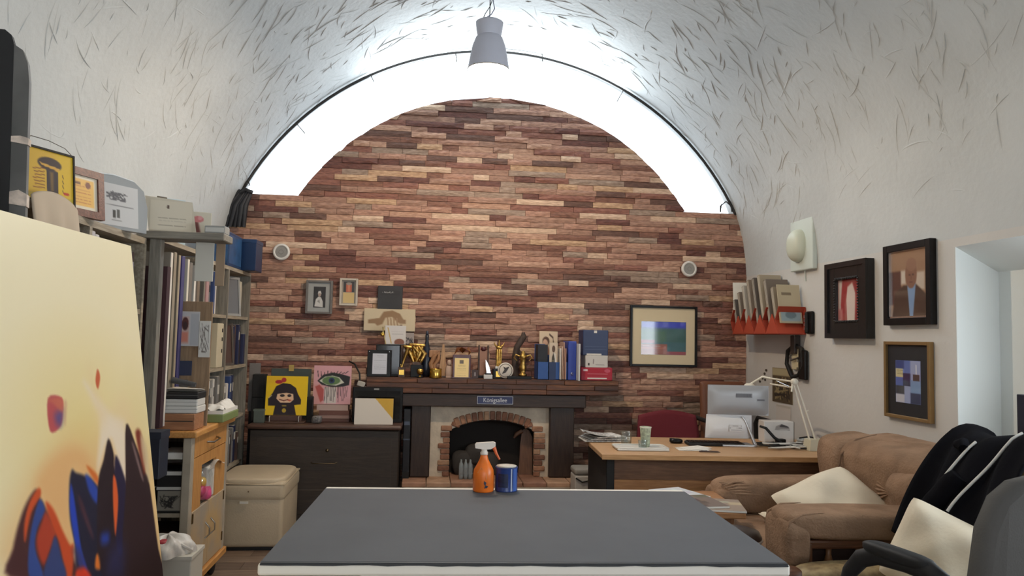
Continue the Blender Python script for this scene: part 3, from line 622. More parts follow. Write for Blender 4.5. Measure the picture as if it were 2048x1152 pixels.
# bag of pink things and a white plate in the niche
t = thing('candy_bag', 'clear bag of pink and yellow sweets in the cart niche', 'bag', (-1.24, 4.42, .501))
for k, (dx, dy, dz, r_, c) in enumerate(((.05, 0, .03, .045, (226, 90, 140)), (.03, .05, .045, .04, (236, 120, 160)), (.04, -.05, .05, .035, (214, 70, 120)), (.03, .0, .09, .035, (232, 190, 90)), (.02, .04, .1, .03, (236, 150, 120)))): MB().puff((dx-.03, dy, dz+.01), (r_*1.6, r_*2, r_*1.6), .8, 14, 8, wob=.08, seed=k).build('sweet', mat('sweet_%d' % k, c, .4), t)
MB().puff((.0, 0, .09), (.1, .19, .18), .7, 20, 12, wob=.05).build('clear_wrap', hg, t)
t = thing('paper_plates', 'white crumpled paper plates above the pink sweets in the cart niche', 'plates', (-1.27, 4.55, .501)); MB().rbox((0, 0, .09), (.12, .24, .18), .01, 2).build('carton', wht, t); MB().grid(lambda u, v: (-.06+.15*u, -.12+.24*v, .185+.02*math.sin(6*u+5*v)), 10, 10).build('plate', whp, t)
# on top of the cart
CT2 = .928
bw = wood('box_brown', (172, 122, 86), (150, 102, 70), 0, .6)
t = boxthing('wooden_box', 'light brown wooden box under the stack of white boxes on the cart', 'box', (-1.29, 4.17, CT2), (.19, .16, .085), bw, (('slot', (-.085, -.0815, .045), (.085, -.08, .05), darkin),))
for k, (z, d, lab, m) in enumerate(((.086, (.17, .15, .036), 'lower white carton on the wooden box', wht), (.123, (.165, .14, .036), 'upper white carton on the wooden box', wht), (.16, (.17, .15, .035), 'flat black box on the white cartons', blkm))):
    t = boxthing('carton' if k < 2 else 'flat_box', lab, 'box', (-1.275, 4.18, CT2+z), d, m, (('lid_line', (-d[0]/2-.0005, -d[1]/2-.0008, d[2]*.55), (d[0]/2+.0005, -d[1]/2, d[2]*.6), mat('line_grey', (120, 118, 114), .6)),))
t = thing('paper_bundle', 'loose white papers on the flat black box', 'papers', (-1.275, 4.18, CT2+.196)); 
for k in range(4): MB().grid(lambda u, v: (-.08+.16*u, -.06+.13*v, .004+.004*k+.008*math.sin(3*u+k)*v), 8, 8).build('sheet', whp, t)
t = thing('rolled_tube', 'dark grey rolled tube lying on the papers on the cart', 'tube', (-1.3, 4.16, CT2+.22)); MB().tube([(-.04, 0, .035), (-.02, 0, .03), (.08, .0, .01)], [.018, .016, .013], 12).build('tube', mat('tube_grey', (72, 72, 74), .5), t)
t = boxthing('paper_tray', 'green box with crumpled papers on the cart top', 'tray', (-1.21, 4.62, CT2), (.13, .34, .045), mat('green_tray', (122, 136, 84), .6), (('paper_layer', (-.06, -.165, .046), (.06, .165, .066), whp),))
for k in range(4): MB().grid(lambda u, v: (-.05+.1*u+.01*math.sin(7*v+k), -.16+.08*k+.1*v, .068+.035*math.sin(PI*u)*math.sin(PI*v)+.01*math.sin(9*u+k)), 9, 9).build('crumpled_paper', whp, t)
t = boxthing('navy_carton', 'dark navy box hanging over the near end of the cart', 'box', (-1.32, 3.81, .74), (.145, .12, .22), mat('navy_dark', (30, 36, 50), .6), (('lid_edge', (-.0745, -.062, .19), (.0745, .062, .222), mat('navy_dark2', (36, 42, 56), .6)),))
boxthing('storage_crate', 'tall dark crate under the navy box behind the painting', 'crate', (-1.35, 3.81, 0), (.085, .14, .739), mat('crate_dark', (46, 40, 38), .7), (('slat', (-.042, -.073, .3), (.042, -.07, .34), blkm), ('slat', (-.042, -.073, .5), (.042, -.07, .54), blkm)))
# white box with plastic bag in front of the cart
t = boxthing('white_storage_box', 'white storage box on the floor in front of the cart', 'box', (-1.19, 3.86, 0), (.21, .2, .38), mat('box_offwhite', (206, 202, 190), .6), (('lid', (-.11, -.105, .365), (.11, .105, .382), mat('box_lid', (214, 210, 198), .6)), ('handle_slot', (-.03, -.1015, .2), (.03, -.1, .215), darkin)))
t = thing('plastic_bag', 'crumpled white plastic bag with a red print on the white box', 'bag', (-1.215, 3.83, .3825)); t.scale = (.85, .85, .7); rs = random.Random(2)
def bag(u, v):
    a = u*2*PI; b = v*PI/2; k = 1+.13*math.sin(4*a+1)*math.cos(b)+.07*math.sin(9*a+6*v)
    return (.13*math.cos(a)*math.cos(b)**.6*k, .14*math.sin(a)*math.cos(b)**.6*k, max(.0, .11*math.sin(b)**.8*(1+.15*math.sin(5*a))))
MB().grid(bag, 40, 14, cu=True).build('bag', mat('bag_white', (222, 218, 212), .4, bump=.5, bs=20), t); MB().puff((-.02, -.06, .085), (.09, .08, .04), .7, 16, 8, wob=.08).build('red_print', mat('bag_red', (176, 50, 60), .5), t); MB().tube([(.06, -.03, .075), (.1, -.05, .06), (.14, -.03, .02), (.13, .03, .04), (.08, .03, .08)], .009, 6).build('bag_handle', MATS['bag_white'], t)
# ---------------------------------------------------------------- leather ottoman
leath = mat('beige_leather', (196, 178, 150), .45, var=.08, vs=5, bump=.12, bs=90)
t = thing('ottoman', 'beige leather storage ottoman with a padded lid', 'ottoman', (-1.155, 5.5, 0), 0); t.scale = (.9, 1, 1)
MB().rbox((0, 0, .2), (.5, .58, .36), .03, 4, sm=True).build('base', leath, t); MB().rbox((0, 0, .385), (.52, .6, .13), .04, 5, sm=True).build('lid', leath, t)
MB().puff((0, 0, .445), (.5, .58, .06), .35, 32, 10).build('cushion', leath, t); MB().tube([(-.255, -.296, .435), (.255, -.296, .435), (.255, .296, .435), (-.255, .296, .435)], .005, 6, closed=True).build('piping', leath, t)
MB().b2((-.06, -.303, .31), (.0, -.296, .325)).build('pull_tab', mat('tab', (220, 214, 200), .5), t); MB().lathe([(0, 0), (.006, .001), (.006, .004), (0, .005)], (.0, -.30, .39), 10, M=RX(PI/2)).build('button', mat('btn', (120, 100, 76), .5), t)
MB().b2((-.23, -.27, .0), (.23, .27, .021)).build('plinth', blkm, t)
# ---------------------------------------------------------------- dark framed board at the far left and the cloth behind the canvas
q = at(54, 420, Y=2.55)
t = thing('dark_board', 'tall dark grey board with black edge and torn tape at the far left', 'board', (q.x+.055, 2.55, 0), 0, None, (0, -.03, .25))
MB().prism([(-.11, 0), (-.045, 0), (-.045, 2.36), (-.052, 2.385), (-.07, 2.4), (-.11, 2.4)], .03, M=TR(0, -.004, 0)).build('panel', blkm, t)
MB().prism([(-.05, 0), (0, 0), (0, 2.24), (-.006, 2.3), (-.02, 2.34), (-.05, 2.36)], .03).build('edge_strip', mat('edge_grey', (96, 94, 90), .6, var=.3, vs=5), t)
for z, h in ((1.72, .03), (1.84, .045), (2.04, .02), (1.66, .02)): MB().prism([(-.052, z), (.003, z-.008), (.003, z+h*.7), (-.02, z+h), (-.052, z+h*.8)], .036, M=TR(0, -.003, 0)).build('torn_tape', mat('tape', (214, 196, 180), .8, var=.3, vs=30), t)
t = thing('draped_cloth', 'beige cloth draped on the shelf edge behind the canvas', 'cloth', (-1.35, 2.83, 1.9)); rs = random.Random(8)
def cl(u, v): return (-.02+.05*v+.012*math.sin(16*u)*v, -.12+.34*u-.02*math.sin(3*v), .035*math.sin(PI*u)**.7*(1-v*.4)-.24*v**1.3)
MB().grid(cl, 30, 14).build('cloth', mat('cloth_beige', (190, 172, 150), .85), t).modifiers.new('thickness', 'SOLIDIFY').thickness = .004
boxthing('red_box', 'dark red box with glossy blue print at the left edge behind the board', 'box', (-1.5, 2.2, 1.896), (.2, .3, .07), mat('dark_red', (120, 40, 34), .3), (('print', (.1, -.1, .02), (.102, .1, .05), mat('blue_gloss', (70, 100, 160), .2)),))
# ---------------------------------------------------------------- the large painting
HT = 1.72; LEANA = -.147; ZTOP = .06+HT*math.cos(LEANA)
P0, P1 = at(0, 420, Z=ZTOP), at(262, 492, Z=ZTOP); dv = (P1-P0).normalized(); ang = math.atan2(dv.y, dv.x)   # the canvas runs from near to far
LEN = 1.95; sx = HT*math.sin(-LEANA)
CB = P1-dv*LEN+Vector((math.sin(ang)*sx, -math.cos(ang)*sx, 0)); CB.z = .06
t = thing('large_painting', 'very large abstract painting, cream and yellow with dark blue and red shapes', 'painting', CB, 0, None, (0, 0, ang))
ML = RX(LEANA)
A = Art(400, 380, (246, 230, 188))
Xg, Yg = A.X, A.Y
A._mix(np.clip(1-Xg*1.9, 0, 1)*.75, (246, 236, 206)); A._mix(np.clip(1-Yg*2.2, 0, 1)*.6, (238, 226, 188)); A._mix(np.clip(1-np.hypot((Xg-.75)/.3, (Yg-.38)/.25), 0, 1)*.8, (234, 208, 132)); A._mix(np.clip(1-np.hypot((Xg-.8)/.25, (Yg-.55)/.22), 0, 1)*.9, (238, 190, 128)); A._mix(np.clip(1-np.hypot((Xg-.97)/.1, (Yg-.5)/.3), 0, 1)*.5, (222, 196, 120))
def px2uv(px, py):                                                # point of the photograph on the canvas plane
    M = Matrix.Translation(CB) @ RZ(ang) @ ML
    n = (M.to_3x3() @ Vector((0, -1, 0))); o = M @ Vector((0, 0, 0)); d = ray(px, py); c = Vector((0, 0, EYE)); q = c+d*((o-c).dot(n)/d.dot(n)); l = M.inverted() @ q
    return (l.x/LEN, 1-l.z/HT)
def pp(pts, c, soft=.004, al=1):                                  # closed smooth outline; points measured at 2.8 x on the lower left of the photograph
    q = [px2uv(x/2.796, 740+y/2.796) for x, y in pts]; n = len(q); o = []
    for i in range(n):
        p0, p1, p2, p3 = (np.array(q[(i+k) % n]) for k in (-1, 0, 1, 2))
        for t_ in (0, .25, .5, .75): o.append(tuple(.5*(2*p1+(p2-p0)*t_+(2*p0-5*p1+4*p2-p3)*t_**2+(3*p1-p0-3*p2+p3)*t_**3)))
    A.poly(o, c, soft, al)
pp([(150, 640), (300, 470), (400, 400), (500, 440), (700, 400), (860, 560), (900, 1152), (40, 1152)], (234, 190, 130), .05, .75)
pp([(210, 600), (300, 480), (400, 430), (480, 460), (520, 560), (480, 600), (405, 560), (390, 830), (410, 970), (380, 960), (300, 800), (225, 700)], (232, 178, 118), .02, .85)
pp([(470, 60), (520, 180), (560, 290), (545, 560), (590, 430), (620, 390), (640, 440), (703, 620), (700, 310), (690, 270), (610, 230)], (242, 224, 200), .012, .9)
pp([(500, 0), (540, 120), (600, 230), (690, 150), (760, 300), (700, 300), (610, 240), (560, 300)], (238, 210, 160), .03, .7)
pp([(55, 1160), (72, 1000), (108, 850), (150, 740), (200, 670), (225, 720), (300, 850), (370, 980), (425, 1160)], (74, 38, 40), .006)
pp([(215, 660), (228, 700), (175, 800), (140, 960), (136, 860), (165, 740)], (208, 82, 38))
pp([(222, 725), (252, 790), (212, 880), (198, 1000), (245, 1160), (165, 1160), (160, 1000), (182, 850)], (50, 74, 140), .004)
pp([(258, 795), (300, 880), (310, 930), (280, 1010), (245, 1090), (212, 1020), (205, 940), (230, 860)], (178, 62, 38), .006)
pp([(255, 740), (300, 780), (352, 900), (390, 975), (412, 985), (402, 1160), (370, 1160), (332, 980), (290, 870)], (204, 76, 36), .005)
pp([(310, 930), (345, 1050), (368, 1160), (245, 1160), (282, 1010)], (52, 66, 116), .005)
pp([(402, 560), (425, 575), (470, 590), (540, 640), (585, 760), (600, 1160), (445, 1160), (420, 980), (392, 830), (388, 640)], (30, 30, 52), .005)
pp([(396, 640), (412, 700), (432, 840), (455, 1000), (500, 1160), (450, 1120), (408, 900), (390, 760)], (36, 66, 176), .004)
pp([(478, 588), (512, 610), (562, 700), (540, 745), (498, 680)], (42, 70, 160), .006)
pp([(484, 535), (540, 580), (555, 645), (522, 612)], (216, 112, 50), .005)
pp([(440, 700), (470, 760), (520, 920), (510, 930), (450, 780)], (92, 48, 56), .006, .7)
pp([(606, 385), (636, 470), (642, 560), (702, 700), (702, 1160), (585, 1160), (545, 1000), (548, 640), (580, 500)], (38, 24, 32), .004)
pp([(645, 480), (690, 580), (712, 700), (702, 1000), (655, 1000), (642, 700)], (34, 28, 58), .005)
pp([(634, 590), (650, 620), (661, 740), (646, 925), (635, 800), (631, 680)], (226, 96, 44), .004)
pp([(705, 305), (760, 420), (810, 560), (836, 640), (885, 1000), (915, 1160), (700, 1160), (703, 640)], (46, 28, 32), .004)
pp([(758, 350), (786, 345), (816, 500), (806, 585), (780, 470)], (126, 50, 36), .007)
pp([(785, 365), (822, 440), (838, 630), (802, 520)], (214, 190, 150), .008, .85)
pp([(740, 420), (752, 430), (800, 600), (790, 600)], (190, 160, 150), .006, .6)
pp([(268, 158), (345, 154), (353, 230), (340, 315), (280, 342)], (190, 82, 84), .003); pp([(310, 250), (350, 225), (342, 305), (318, 300)], (84, 80, 140), .012, .9); pp([(272, 165), (345, 160), (350, 235), (300, 190)], (206, 110, 84), .005, .8); pp([(362, 180), (372, 190), (366, 300), (360, 280)], (200, 150, 120), .006, .7)
pp([(545, -5), (560, 40), (548, 106), (534, 60)], (204, 96, 58), .003)
pp([(432, 1112), (470, 1098), (510, 1160), (430, 1160)], (220, 58, 32), .006); pp([(537, 1040), (550, 1035), (560, 1110), (532, 1105)], (226, 120, 44), .005); pp([(568, 920), (606, 910), (608, 962), (570, 972)], (38, 62, 150), .012)
pp([(410, 1010), (440, 1000), (470, 1080), (440, 1100)], (60, 56, 90), .012, .8); pp([(620, 1000), (690, 1000), (690, 1160), (600, 1160)], (44, 56, 120), .03, .5)
A.build('painted_surface', LEN, HT, art_mat('paint_film', .45), t, ML @ TR(LEN/2, 0, 0))
MB().box((LEN/2, .0215, HT/2), (LEN, .04, HT)).build('stretcher', mat('canvas_side', (232, 222, 200), .8), t).matrix_local = ML
MB().b2((-.02, .0, -.06), (LEN+.02, .2, -.001)).build('support_ledge', wood('ledge_wood', (150, 120, 84), (126, 98, 66), 0), t)
# ================================================================== BACK WALL, FIREPLACE, MANTEL, DRESSER
FB = YB-.036                                # plane on which wall pictures hang
# round wall speakers
def round_speaker(px, py, lab):
    c = at(px, py, Y=FB-.01); t = thing('wall_speaker', lab, 'speaker', (c.x, FB, c.z), 0, 'round speakers on the brick wall')
    MB().lathe([(.0, 0), (.07, 0), (.07, .018), (.062, .026), (.05, .026), (.05, .018), (0, .018)], (0, 0, 0), 32, M=RX(PI/2), cap=False).build('rim', mat('speaker_white', (222, 218, 212), .4), t)
    MB().lathe([(0, .022), (.02, .023), (.05, .019)], (0, 0, 0), 32, M=RX(PI/2), cap=False).build('grille', mat('speaker_grille', (160, 158, 154), .6, bump=.6, bs=400), t)
    MB().lathe([(.016, .024), (.018, .025), (.02, .024)], (0, 0, 0), 20, M=RX(PI/2), cap=False).build('tweeter_ring', mat('speaker_ring', (140, 138, 134), .5), t)
round_speaker(563, 504, 'round white speaker on the brick wall above the two small frames')
round_speaker(1378, 538, 'round white speaker on the brick wall above the abstract landscape')
def framed(lab, r, Y, fw_, fd, fm_, art, name='framed_picture', cat='picture', matw=0, mm=None, am=AG, tilt=0, imgrect=None, py_=None):
    x, z, w, h = r; t = thing(name, lab, cat, (x, Y, z), 0, None, (-tilt, 0, 0))
    for a, b in (((-w/2, -fd, 0), (-w/2+fw_, 0, h)), ((w/2-fw_, -fd, 0), (w/2, 0, h)), ((-w/2+fw_, -fd, h-fw_), (w/2-fw_, 0, h)), ((-w/2+fw_, -fd, 0), (w/2-fw_, 0, fw_))): MB().rbox([(p+q)/2 for p, q in zip(a, b)], [abs(q-p) for p, q in zip(a, b)], .002, 1).build('frame_bar', fm_, t)
    iw, ih = w-2*fw_, h-2*fw_
    MB().b2((-iw/2, -fd*.45, fw_), (iw/2, -.001, h-fw_)).build('backing', mm or blkm, t)
    if imgrect:
        u0, v0, u1, v1 = imgrect; art.build('print', (u1-u0)*iw, (v1-v0)*ih, am, t, TR((u0+u1-1)/2*iw, 0, fw_+(1-v1)*ih), -fd*.45-.001)
    else: art.build('print', iw, ih, am, t, TR(0, 0, fw_), -fd*.45-.001)
    return t
gf = mat('grey_frame', (112, 108, 104), .4); wf = mat('white_frame', (198, 188, 174), .5)
A = Art(36, 48, (40, 38, 40)); A.poly([(.1, .95), (.2, .6), (.4, .48), (.62, .5), (.78, .7), (.8, .98)], (206, 204, 200), .02); A.ell(.5, .36, .13, .12, (170, 150, 140)); A.poly([(.35, .34), (.4, .22), (.58, .2), (.66, .34), (.5, .3)], (216, 214, 210), .02); A.poly([(.3, .7), (.5, .62), (.55, .8)], (150, 146, 142), .03)
framed('grey framed photograph of a person in white robes on the brick wall', rect(611, 562, 667, 627, FB), FB, .018, .03, gf, A, mm=mat('mount_grey', (160, 162, 160), .8), imgrect=(.24, .14, .78, .86))
A = Art(34, 44, (150, 140, 126)); A.rc(.12, .05, .88, .5, (50, 46, 44)); A.rc(.3, .12, .7, .5, (188, 96, 66), .02); A.ell(.5, .14, .2, .06, (150, 140, 130)); A.rc(.1, .52, .9, .97, (206, 178, 118), .01); [A.line([(.35+.1*i, .2), (.35+.1*i, .48)], .012, (214, 150, 110)) for i in range(4)]
framed('small white framed picture of a reddish jar on the brick wall', rect(679, 558, 717, 611, FB), FB, .016, .04, wf, A)
t = thing('black_plaque', 'plain black square panel with small white lettering on the brick wall', 'plaque', (rect(755, 573, 806, 621, FB)[0], FB, rect(755, 573, 806, 621, FB)[1])); x, z, w, h = rect(755, 573, 806, 621, FB)
MB().rbox((0, -.012, h/2), (w, .024, h), .002, 1).build('panel', mat('plaque_black', (44, 44, 46), .5), t); A = Art(40, 16, (44, 44, 46)); rs = random.Random(3); [A.line([(.1+.05*i, .45+rs.uniform(-.1, .1)), (.13+.05*i, .4+rs.uniform(-.2, .2))], .025, (170, 170, 168)) for i in range(12)]; A.line([(.1, .62), (.6, .62)], .02, (150, 150, 148), .7)
A.build('lettering', w*.8, h*.2, AM, t, TR(0, 0, h*.62), -.0255)
x, z, w, h = rect(727, 619, 831, 661, FB-.02); t = thing('arch_canvas', 'cream canvas painted with a brown arch above the mantel awards', 'painting', (x, FB, z))
MB().rbox((0, -.012, h/2), (w, .024, h), .002, 1).build('canvas', mat('canvas_cream', (206, 190, 160), .8), t)
A = Art(70, 30, (206, 190, 160)); A.poly([(.08, .5), (.3, .42), (.38, .12), (.55, .06), (.7, .2), (.78, .5), (.8, .62), (.66, .62), (.55, .36), (.42, .4), (.36, .7), (.26, .78), (.22, .68), (.08, .68)], (148, 118, 88), .02); A.poly([(.66, .46), (.82, .48), (.82, .66), (.7, .66)], (150, 120, 92), .02)
for x_ in (.46, .52, .58, .64): A.line([(x_, .42), (x_+.02, .8)], .02, (166, 136, 108)); 
A.line([(.66, .78), (.74, .72), (.72, .86)], .02, (120, 94, 72)); A.build('paint', w*.99, h*.97, AM, t, TR(0, 0, h*.015), -.0255)
A = Art(80, 56, (40, 70, 80)); A.rc(0, 0, 1, .25, (44, 56, 190), .03); A.rc(0, .2, 1, .7, (26, 84, 78), .05); A.rc(0, .28, .55, .62, (40, 92, 62), .06); A.rc(.5, .62, 1, .9, (22, 88, 96), .02); A.rc(0, .55, .3, .66, (150, 60, 70), .02); A.rc(0, .68, .58, 1, (150, 74, 50), .015); A.rc(.57, .9, 1, 1, (146, 50, 62), .012); A.rc(0, .78, .55, .82, (176, 92, 60), .02); A.line([(.0, .72), (.55, .76)], .008, (190, 150, 130))
framed('framed abstract landscape in blue green and rust with a wide cream mount', rect(1258, 614, 1393, 732, FB), FB, .02, .03, blk, A, mm=mat('mount_cream', (222, 206, 172), .7), imgrect=(.145, .24, .86, .83))
# ------------------------------------------------------------------ fireplace
dw = wood('dark_wood_x', (62, 45, 36), (44, 31, 25), 0, .45); dwz = wood('dark_wood_z', (60, 44, 35), (43, 30, 25), 2, .45)
fp = thing('fireplace', 'fireplace with dark timber posts and lintel, whitewashed surround and brick arch', 'fireplace', (0, 6.15, 0))
# posts and lintel
for x0, x1 in ((-.12, .035), (1.01, 1.215)): MB().rbox(((x0+x1)/2, .13, .595), (x1-x0, .25, .57), .006, 1).build('post', dwz, fp)
MB().rbox((.553, .11, .93), (1.5, .29, .105), .006, 1).build('lintel', dw, fp)
white = mat('whitewash', (206, 192, 172), .85, var=.14, vs=12, bump=.4, bs=30)
AX, AZ0, AH0, AH1 = .541, .305, .68, .766     # opening centre, bottom, spring and crown
def arc_z(x): hw = .35; R_ = (hw*hw+(AH1-AH0)**2)/(2*(AH1-AH0)); return AH1-R_+math.sqrt(R_*R_-(x-AX)**2)
xs = [AX-.35+.7*i/16 for i in range(17)]
mb = MB(); pl = [(.035, AZ0), (AX-.35, AZ0)]+[(x, arc_z(x)) for x in xs]+[(AX+.35, AZ0), (1.01, AZ0), (1.01, .878), (.035, .878)]
# surround as quads around the arch
mb.b2((.035, .06, AZ0), (AX-.35, .12, .878)); mb.b2((AX+.35, .06, AZ0), (1.01, .12, .878))
for a, b in zip(xs[:-1], xs[1:]):
    za, zb_ = arc_z(a), arc_z(b); mb.add([(a, .06, za), (b, .06, zb_), (b, .06, .878), (a, .06, .878), (a, .12, za), (b, .12, zb_), (b, .12, .878), (a, .12, .878)], [(0, 1, 2, 3), (7, 6, 5, 4), (0, 4, 5, 1), (3, 2, 6, 7)])
mb.build('surround', white, fp)
rs = random.Random(21); fbm = [mat('fire_brick_%d' % i, c, .8, var=.25, vs=20, bump=.4, bs=40) for i, c in enumerate(((160, 118, 92), (140, 98, 76), (178, 142, 114), (128, 90, 72)))]
def fbrick(c, d, ry=0):
    MB().rbox(c, d, .006, 1, M=RY(ry)).build('brick', fbm[rs.randrange(4)], fp)
for s_ in (-1, 1):
    z = AZ0+.002
    while z < AH0-.02:
        L = rs.choice((.055, .075, .095)); fbrick((AX+s_*(.35+L/2-.004), .06, z+.021), (L, .03, .04)); z += .045
    fbrick((AX+s_*.375, .06, AH0+.015), (.09, .03, .042)); fbrick((AX+s_*.30, .06, AH0+.045), (.07, .03, .036), -s_*.3)
R_ = (.35**2+(AH1-AH0)**2)/(2*(AH1-AH0)); am_ = math.asin(.35/R_)
for i in range(13):
    a = -am_*.78+2*am_*.78*i/12; rr_ = R_+.036; fbrick((AX+rr_*math.sin(a), .058, AH1-R_+rr_*math.cos(a)), (.042, .034, .072), a)
# firebox
mb = MB(); mb.b2((AX-.36, .245, AZ0), (AX+.36, .255, .8)); mb.b2((AX-.365, .1, AZ0), (AX-.35, .255, .8)); mb.b2((AX+.35, .1, AZ0), (AX+.365, .255, .8)); mb.b2((AX-.365, .1, .785), (AX+.365, .255, .8))
mb.build('firebox', mat('soot', (34, 30, 28), .9), fp)
mb = MB(); mb.tube([(x, .085, arc_z(x)-.006) for x in xs], .006, 6); mb.build('arch_trim', blkm, fp)
# hearth of brick on a base
MB().b2((-.16, -.2, 0), (1.2, .255, .27)).build('hearth_base', mat('hearth_base', (120, 90, 76), .9), fp)
x = -.178
while x < 1.2:
    w = min(.19, 1.215-x); MB().rbox((x+w/2, .0275, .2875), (w-.006, .455, .035), .004, 1).build('hearth_tile', mat('hearth_tile_%d' % (int(x*50) % 3), ((188, 150, 122), (170, 128, 104), (158, 116, 96))[int(x*50) % 3], .7, var=.2, vs=12), fp); x += w
MB().b2((-.16, -.205, .262), (1.2, -.2, .2695)).build('hearth_edge', white, fp)
MB().b2((-.16, -.18, .27), (1.2, .25, .276)).build('mortar_bed', white, fp)
# mantel shelf: boxed beam wrapped with planks
t = thing('mantel_shelf', 'long mantel beam clad in dark reddish wood planks above the fireplace', 'shelf', (0, 6.1, 0))
pm_ = [wood('mantel_plank_%d' % i, c, c2, 0, .45, 7) for i, (c, c2) in enumerate((((124, 78, 48), (76, 45, 30)), ((104, 64, 42), (64, 39, 28)), ((142, 90, 54), (90, 54, 34)), ((92, 58, 42), (60, 38, 30))))]
MB().b2((-.478, .008, .988), (1.566, .31, 1.098)).build('core', mat('mantel_core', (50, 32, 26), .6), t)
rs = random.Random(5); 
for z0, z1 in ((.985, 1.022), (1.024, 1.064), (1.066, 1.1)):
    x = -.482
    while x < 1.56:
        w = rs.choice((.28, .4, .52, .65)); xe = min(x+w, 1.569)
        if 1.569-xe < .12: xe = 1.569
        dp = rs.uniform(.0, .006); MB().rbox(((x+xe)/2, .004-dp/2, (z0+z1)/2), (xe-x-.002, .012+dp, z1-z0), .003, 1).build('plank', pm_[rs.randrange(4)], t); x = xe
MB().rbox((.5435, .155, 1.1015), (2.056, .318, .007), .002, 1).build('top_plank', pm_[1], t)
MB().b2((-.484, .01, .987), (-.478, .31, 1.098)).build('end_plank', pm_[1], t); MB().b2((1.566, .01, .987), (1.572, .31, 1.098)).build('end_plank', pm_[3], t)
MZ = 1.106
# street-name sign
x, z, w, h = rect(953, 792, 1026, 808, 6.14); t = thing('street_sign', 'small dark blue enamel street sign with white lettering on the lintel', 'sign', (x, 6.118, z))
MB().rbox((0, -.004, h/2), (w, .008, h), .002, 1).build('plate', mat('enamel_blue', (38, 48, 92), .3), t)
sl = mat('enamel_white', (214, 218, 224), .4)
for a, b in (((-w/2+.003, -.0095, .003), (w/2-.003, -.008, .006)), ((-w/2+.003, -.0095, h-.006), (w/2-.003, -.008, h-.003)), ((-w/2+.003, -.0095, .006), (-w/2+.006, -.008, h-.006)), ((w/2-.006, -.0095, .006), (w/2-.003, -.008, h-.006))): MB().b2(a, b).build('border', sl, t)
text('Königsallee', .05, sl, t, TR(0, -.009, h/2), width=.19)
# contents of the fireplace
t = thing('water_pack', 'shrink wrapped pack of clear bottles in the fireplace', 'bottles', at(931, 958, Y=6.1)); t.location = (at(931, 958, Y=6.1).x, 6.1, .306)
bt = mat('clear_bottle', (196, 206, 210), .1, trans=.6)
for i in range(3):
    for j in range(2): b = MB().lathe([(.0, 0), (.017, 0), (.018, .03), (.016, .06), (.018, .09), (.016, .115), (.007, .135), (.007, .15), (0, .15)], (-.037+.037*i, j*.037, 0), 14, cap=False).build('bottle', bt, t)
MB().b2((-.056, -.019, .04), (.056, .056, .09)).build('wrap', thin_glass('shrink_wrap', (.9, .94, .96), .25, .15), t)
t = thing('wooden_board', 'curved brown wooden board leaning inside the fireplace', 'board', (at(1052, 950, Y=6.25).x, 6.3, .306), 0, None, (-.08, 0, 0))
MB().prism([(-.06, 0), (.07, 0), (.085, .12), (.075, .27), (.03, .36), (.0, .38), (-.03, .36), (-.045, .25), (-.05, .12)], .02).build('board', wood('board_brown', (120, 84, 60), (96, 64, 46), 2), t); MB().tube([(-.03, -.004, .36), (-.08, -.004, .33), (-.1, -.004, .3)], [.02, .018, .008], 8).build('knob', wood('board_knob', (110, 76, 54), (90, 60, 42), 0), t)
t = thing('logs_mound', 'dark rounded stone heap at the back of the firebox', 'stones', (.42, 6.32, .306))
for k, (dx, dz, r_) in enumerate(((-.1, .09, .2), (.1, .08, .2), (.0, .16, .18))): MB().puff((dx, 0, dz), (r_, .12, r_), .7, 20, 12, wob=.06, seed=k).build('stone', mat('dark_stone', (58, 54, 52), .85), t)
# ------------------------------------------------------------------ objects on the mantel
def onm(px, Y=6.22): return Vector((at(px, 750, Y=Y).x, Y, MZ))
brd = mat('brass', (214, 172, 84), .22, 1); gold = mat('trophy_gold', (206, 166, 92), .32, 1, var=.5, vs=40); silver = mat('silver', (206, 206, 206), .2, 1)
maroon = mat('maroon_lacquer', (74, 24, 28), .3); dbrown = wood('walnut', (84, 58, 42), (62, 42, 32), 2, .4)
# black plaque with silver plate
x, z, w, h = rect(733, 697, 783, 752, 6.16); t = thing('award_plaque', 'black award plaque with a silver engraved plate at the left end of the mantel', 'award', (x, 6.16, MZ), 0, None, (-.08, 0, 0)); h = .215; w = .19
MB().rbox((0, .009, h/2), (w, .018, h), .003, 1).build('board', blk, t); A = Art(40, 54, (196, 198, 206)); A.text_lines(.25, .75, (.12, .18), (120, 122, 130), .01, 2); A.text_lines(.1, .9, (.34, .46, .56, .66, .76, .86), (130, 132, 140), .008, 3); A.build('plate', .115, .165, art_mat('silver_print', .3), t, TR(.005, 0, .022), -.002)
for x_ in (-.08, .08): MB().lathe([(0, 0), (.005, 0), (.004, .004), (0, .005)], (x_, 0, h-.014), 10, M=RX(PI/2)).build('pin', silver, t)
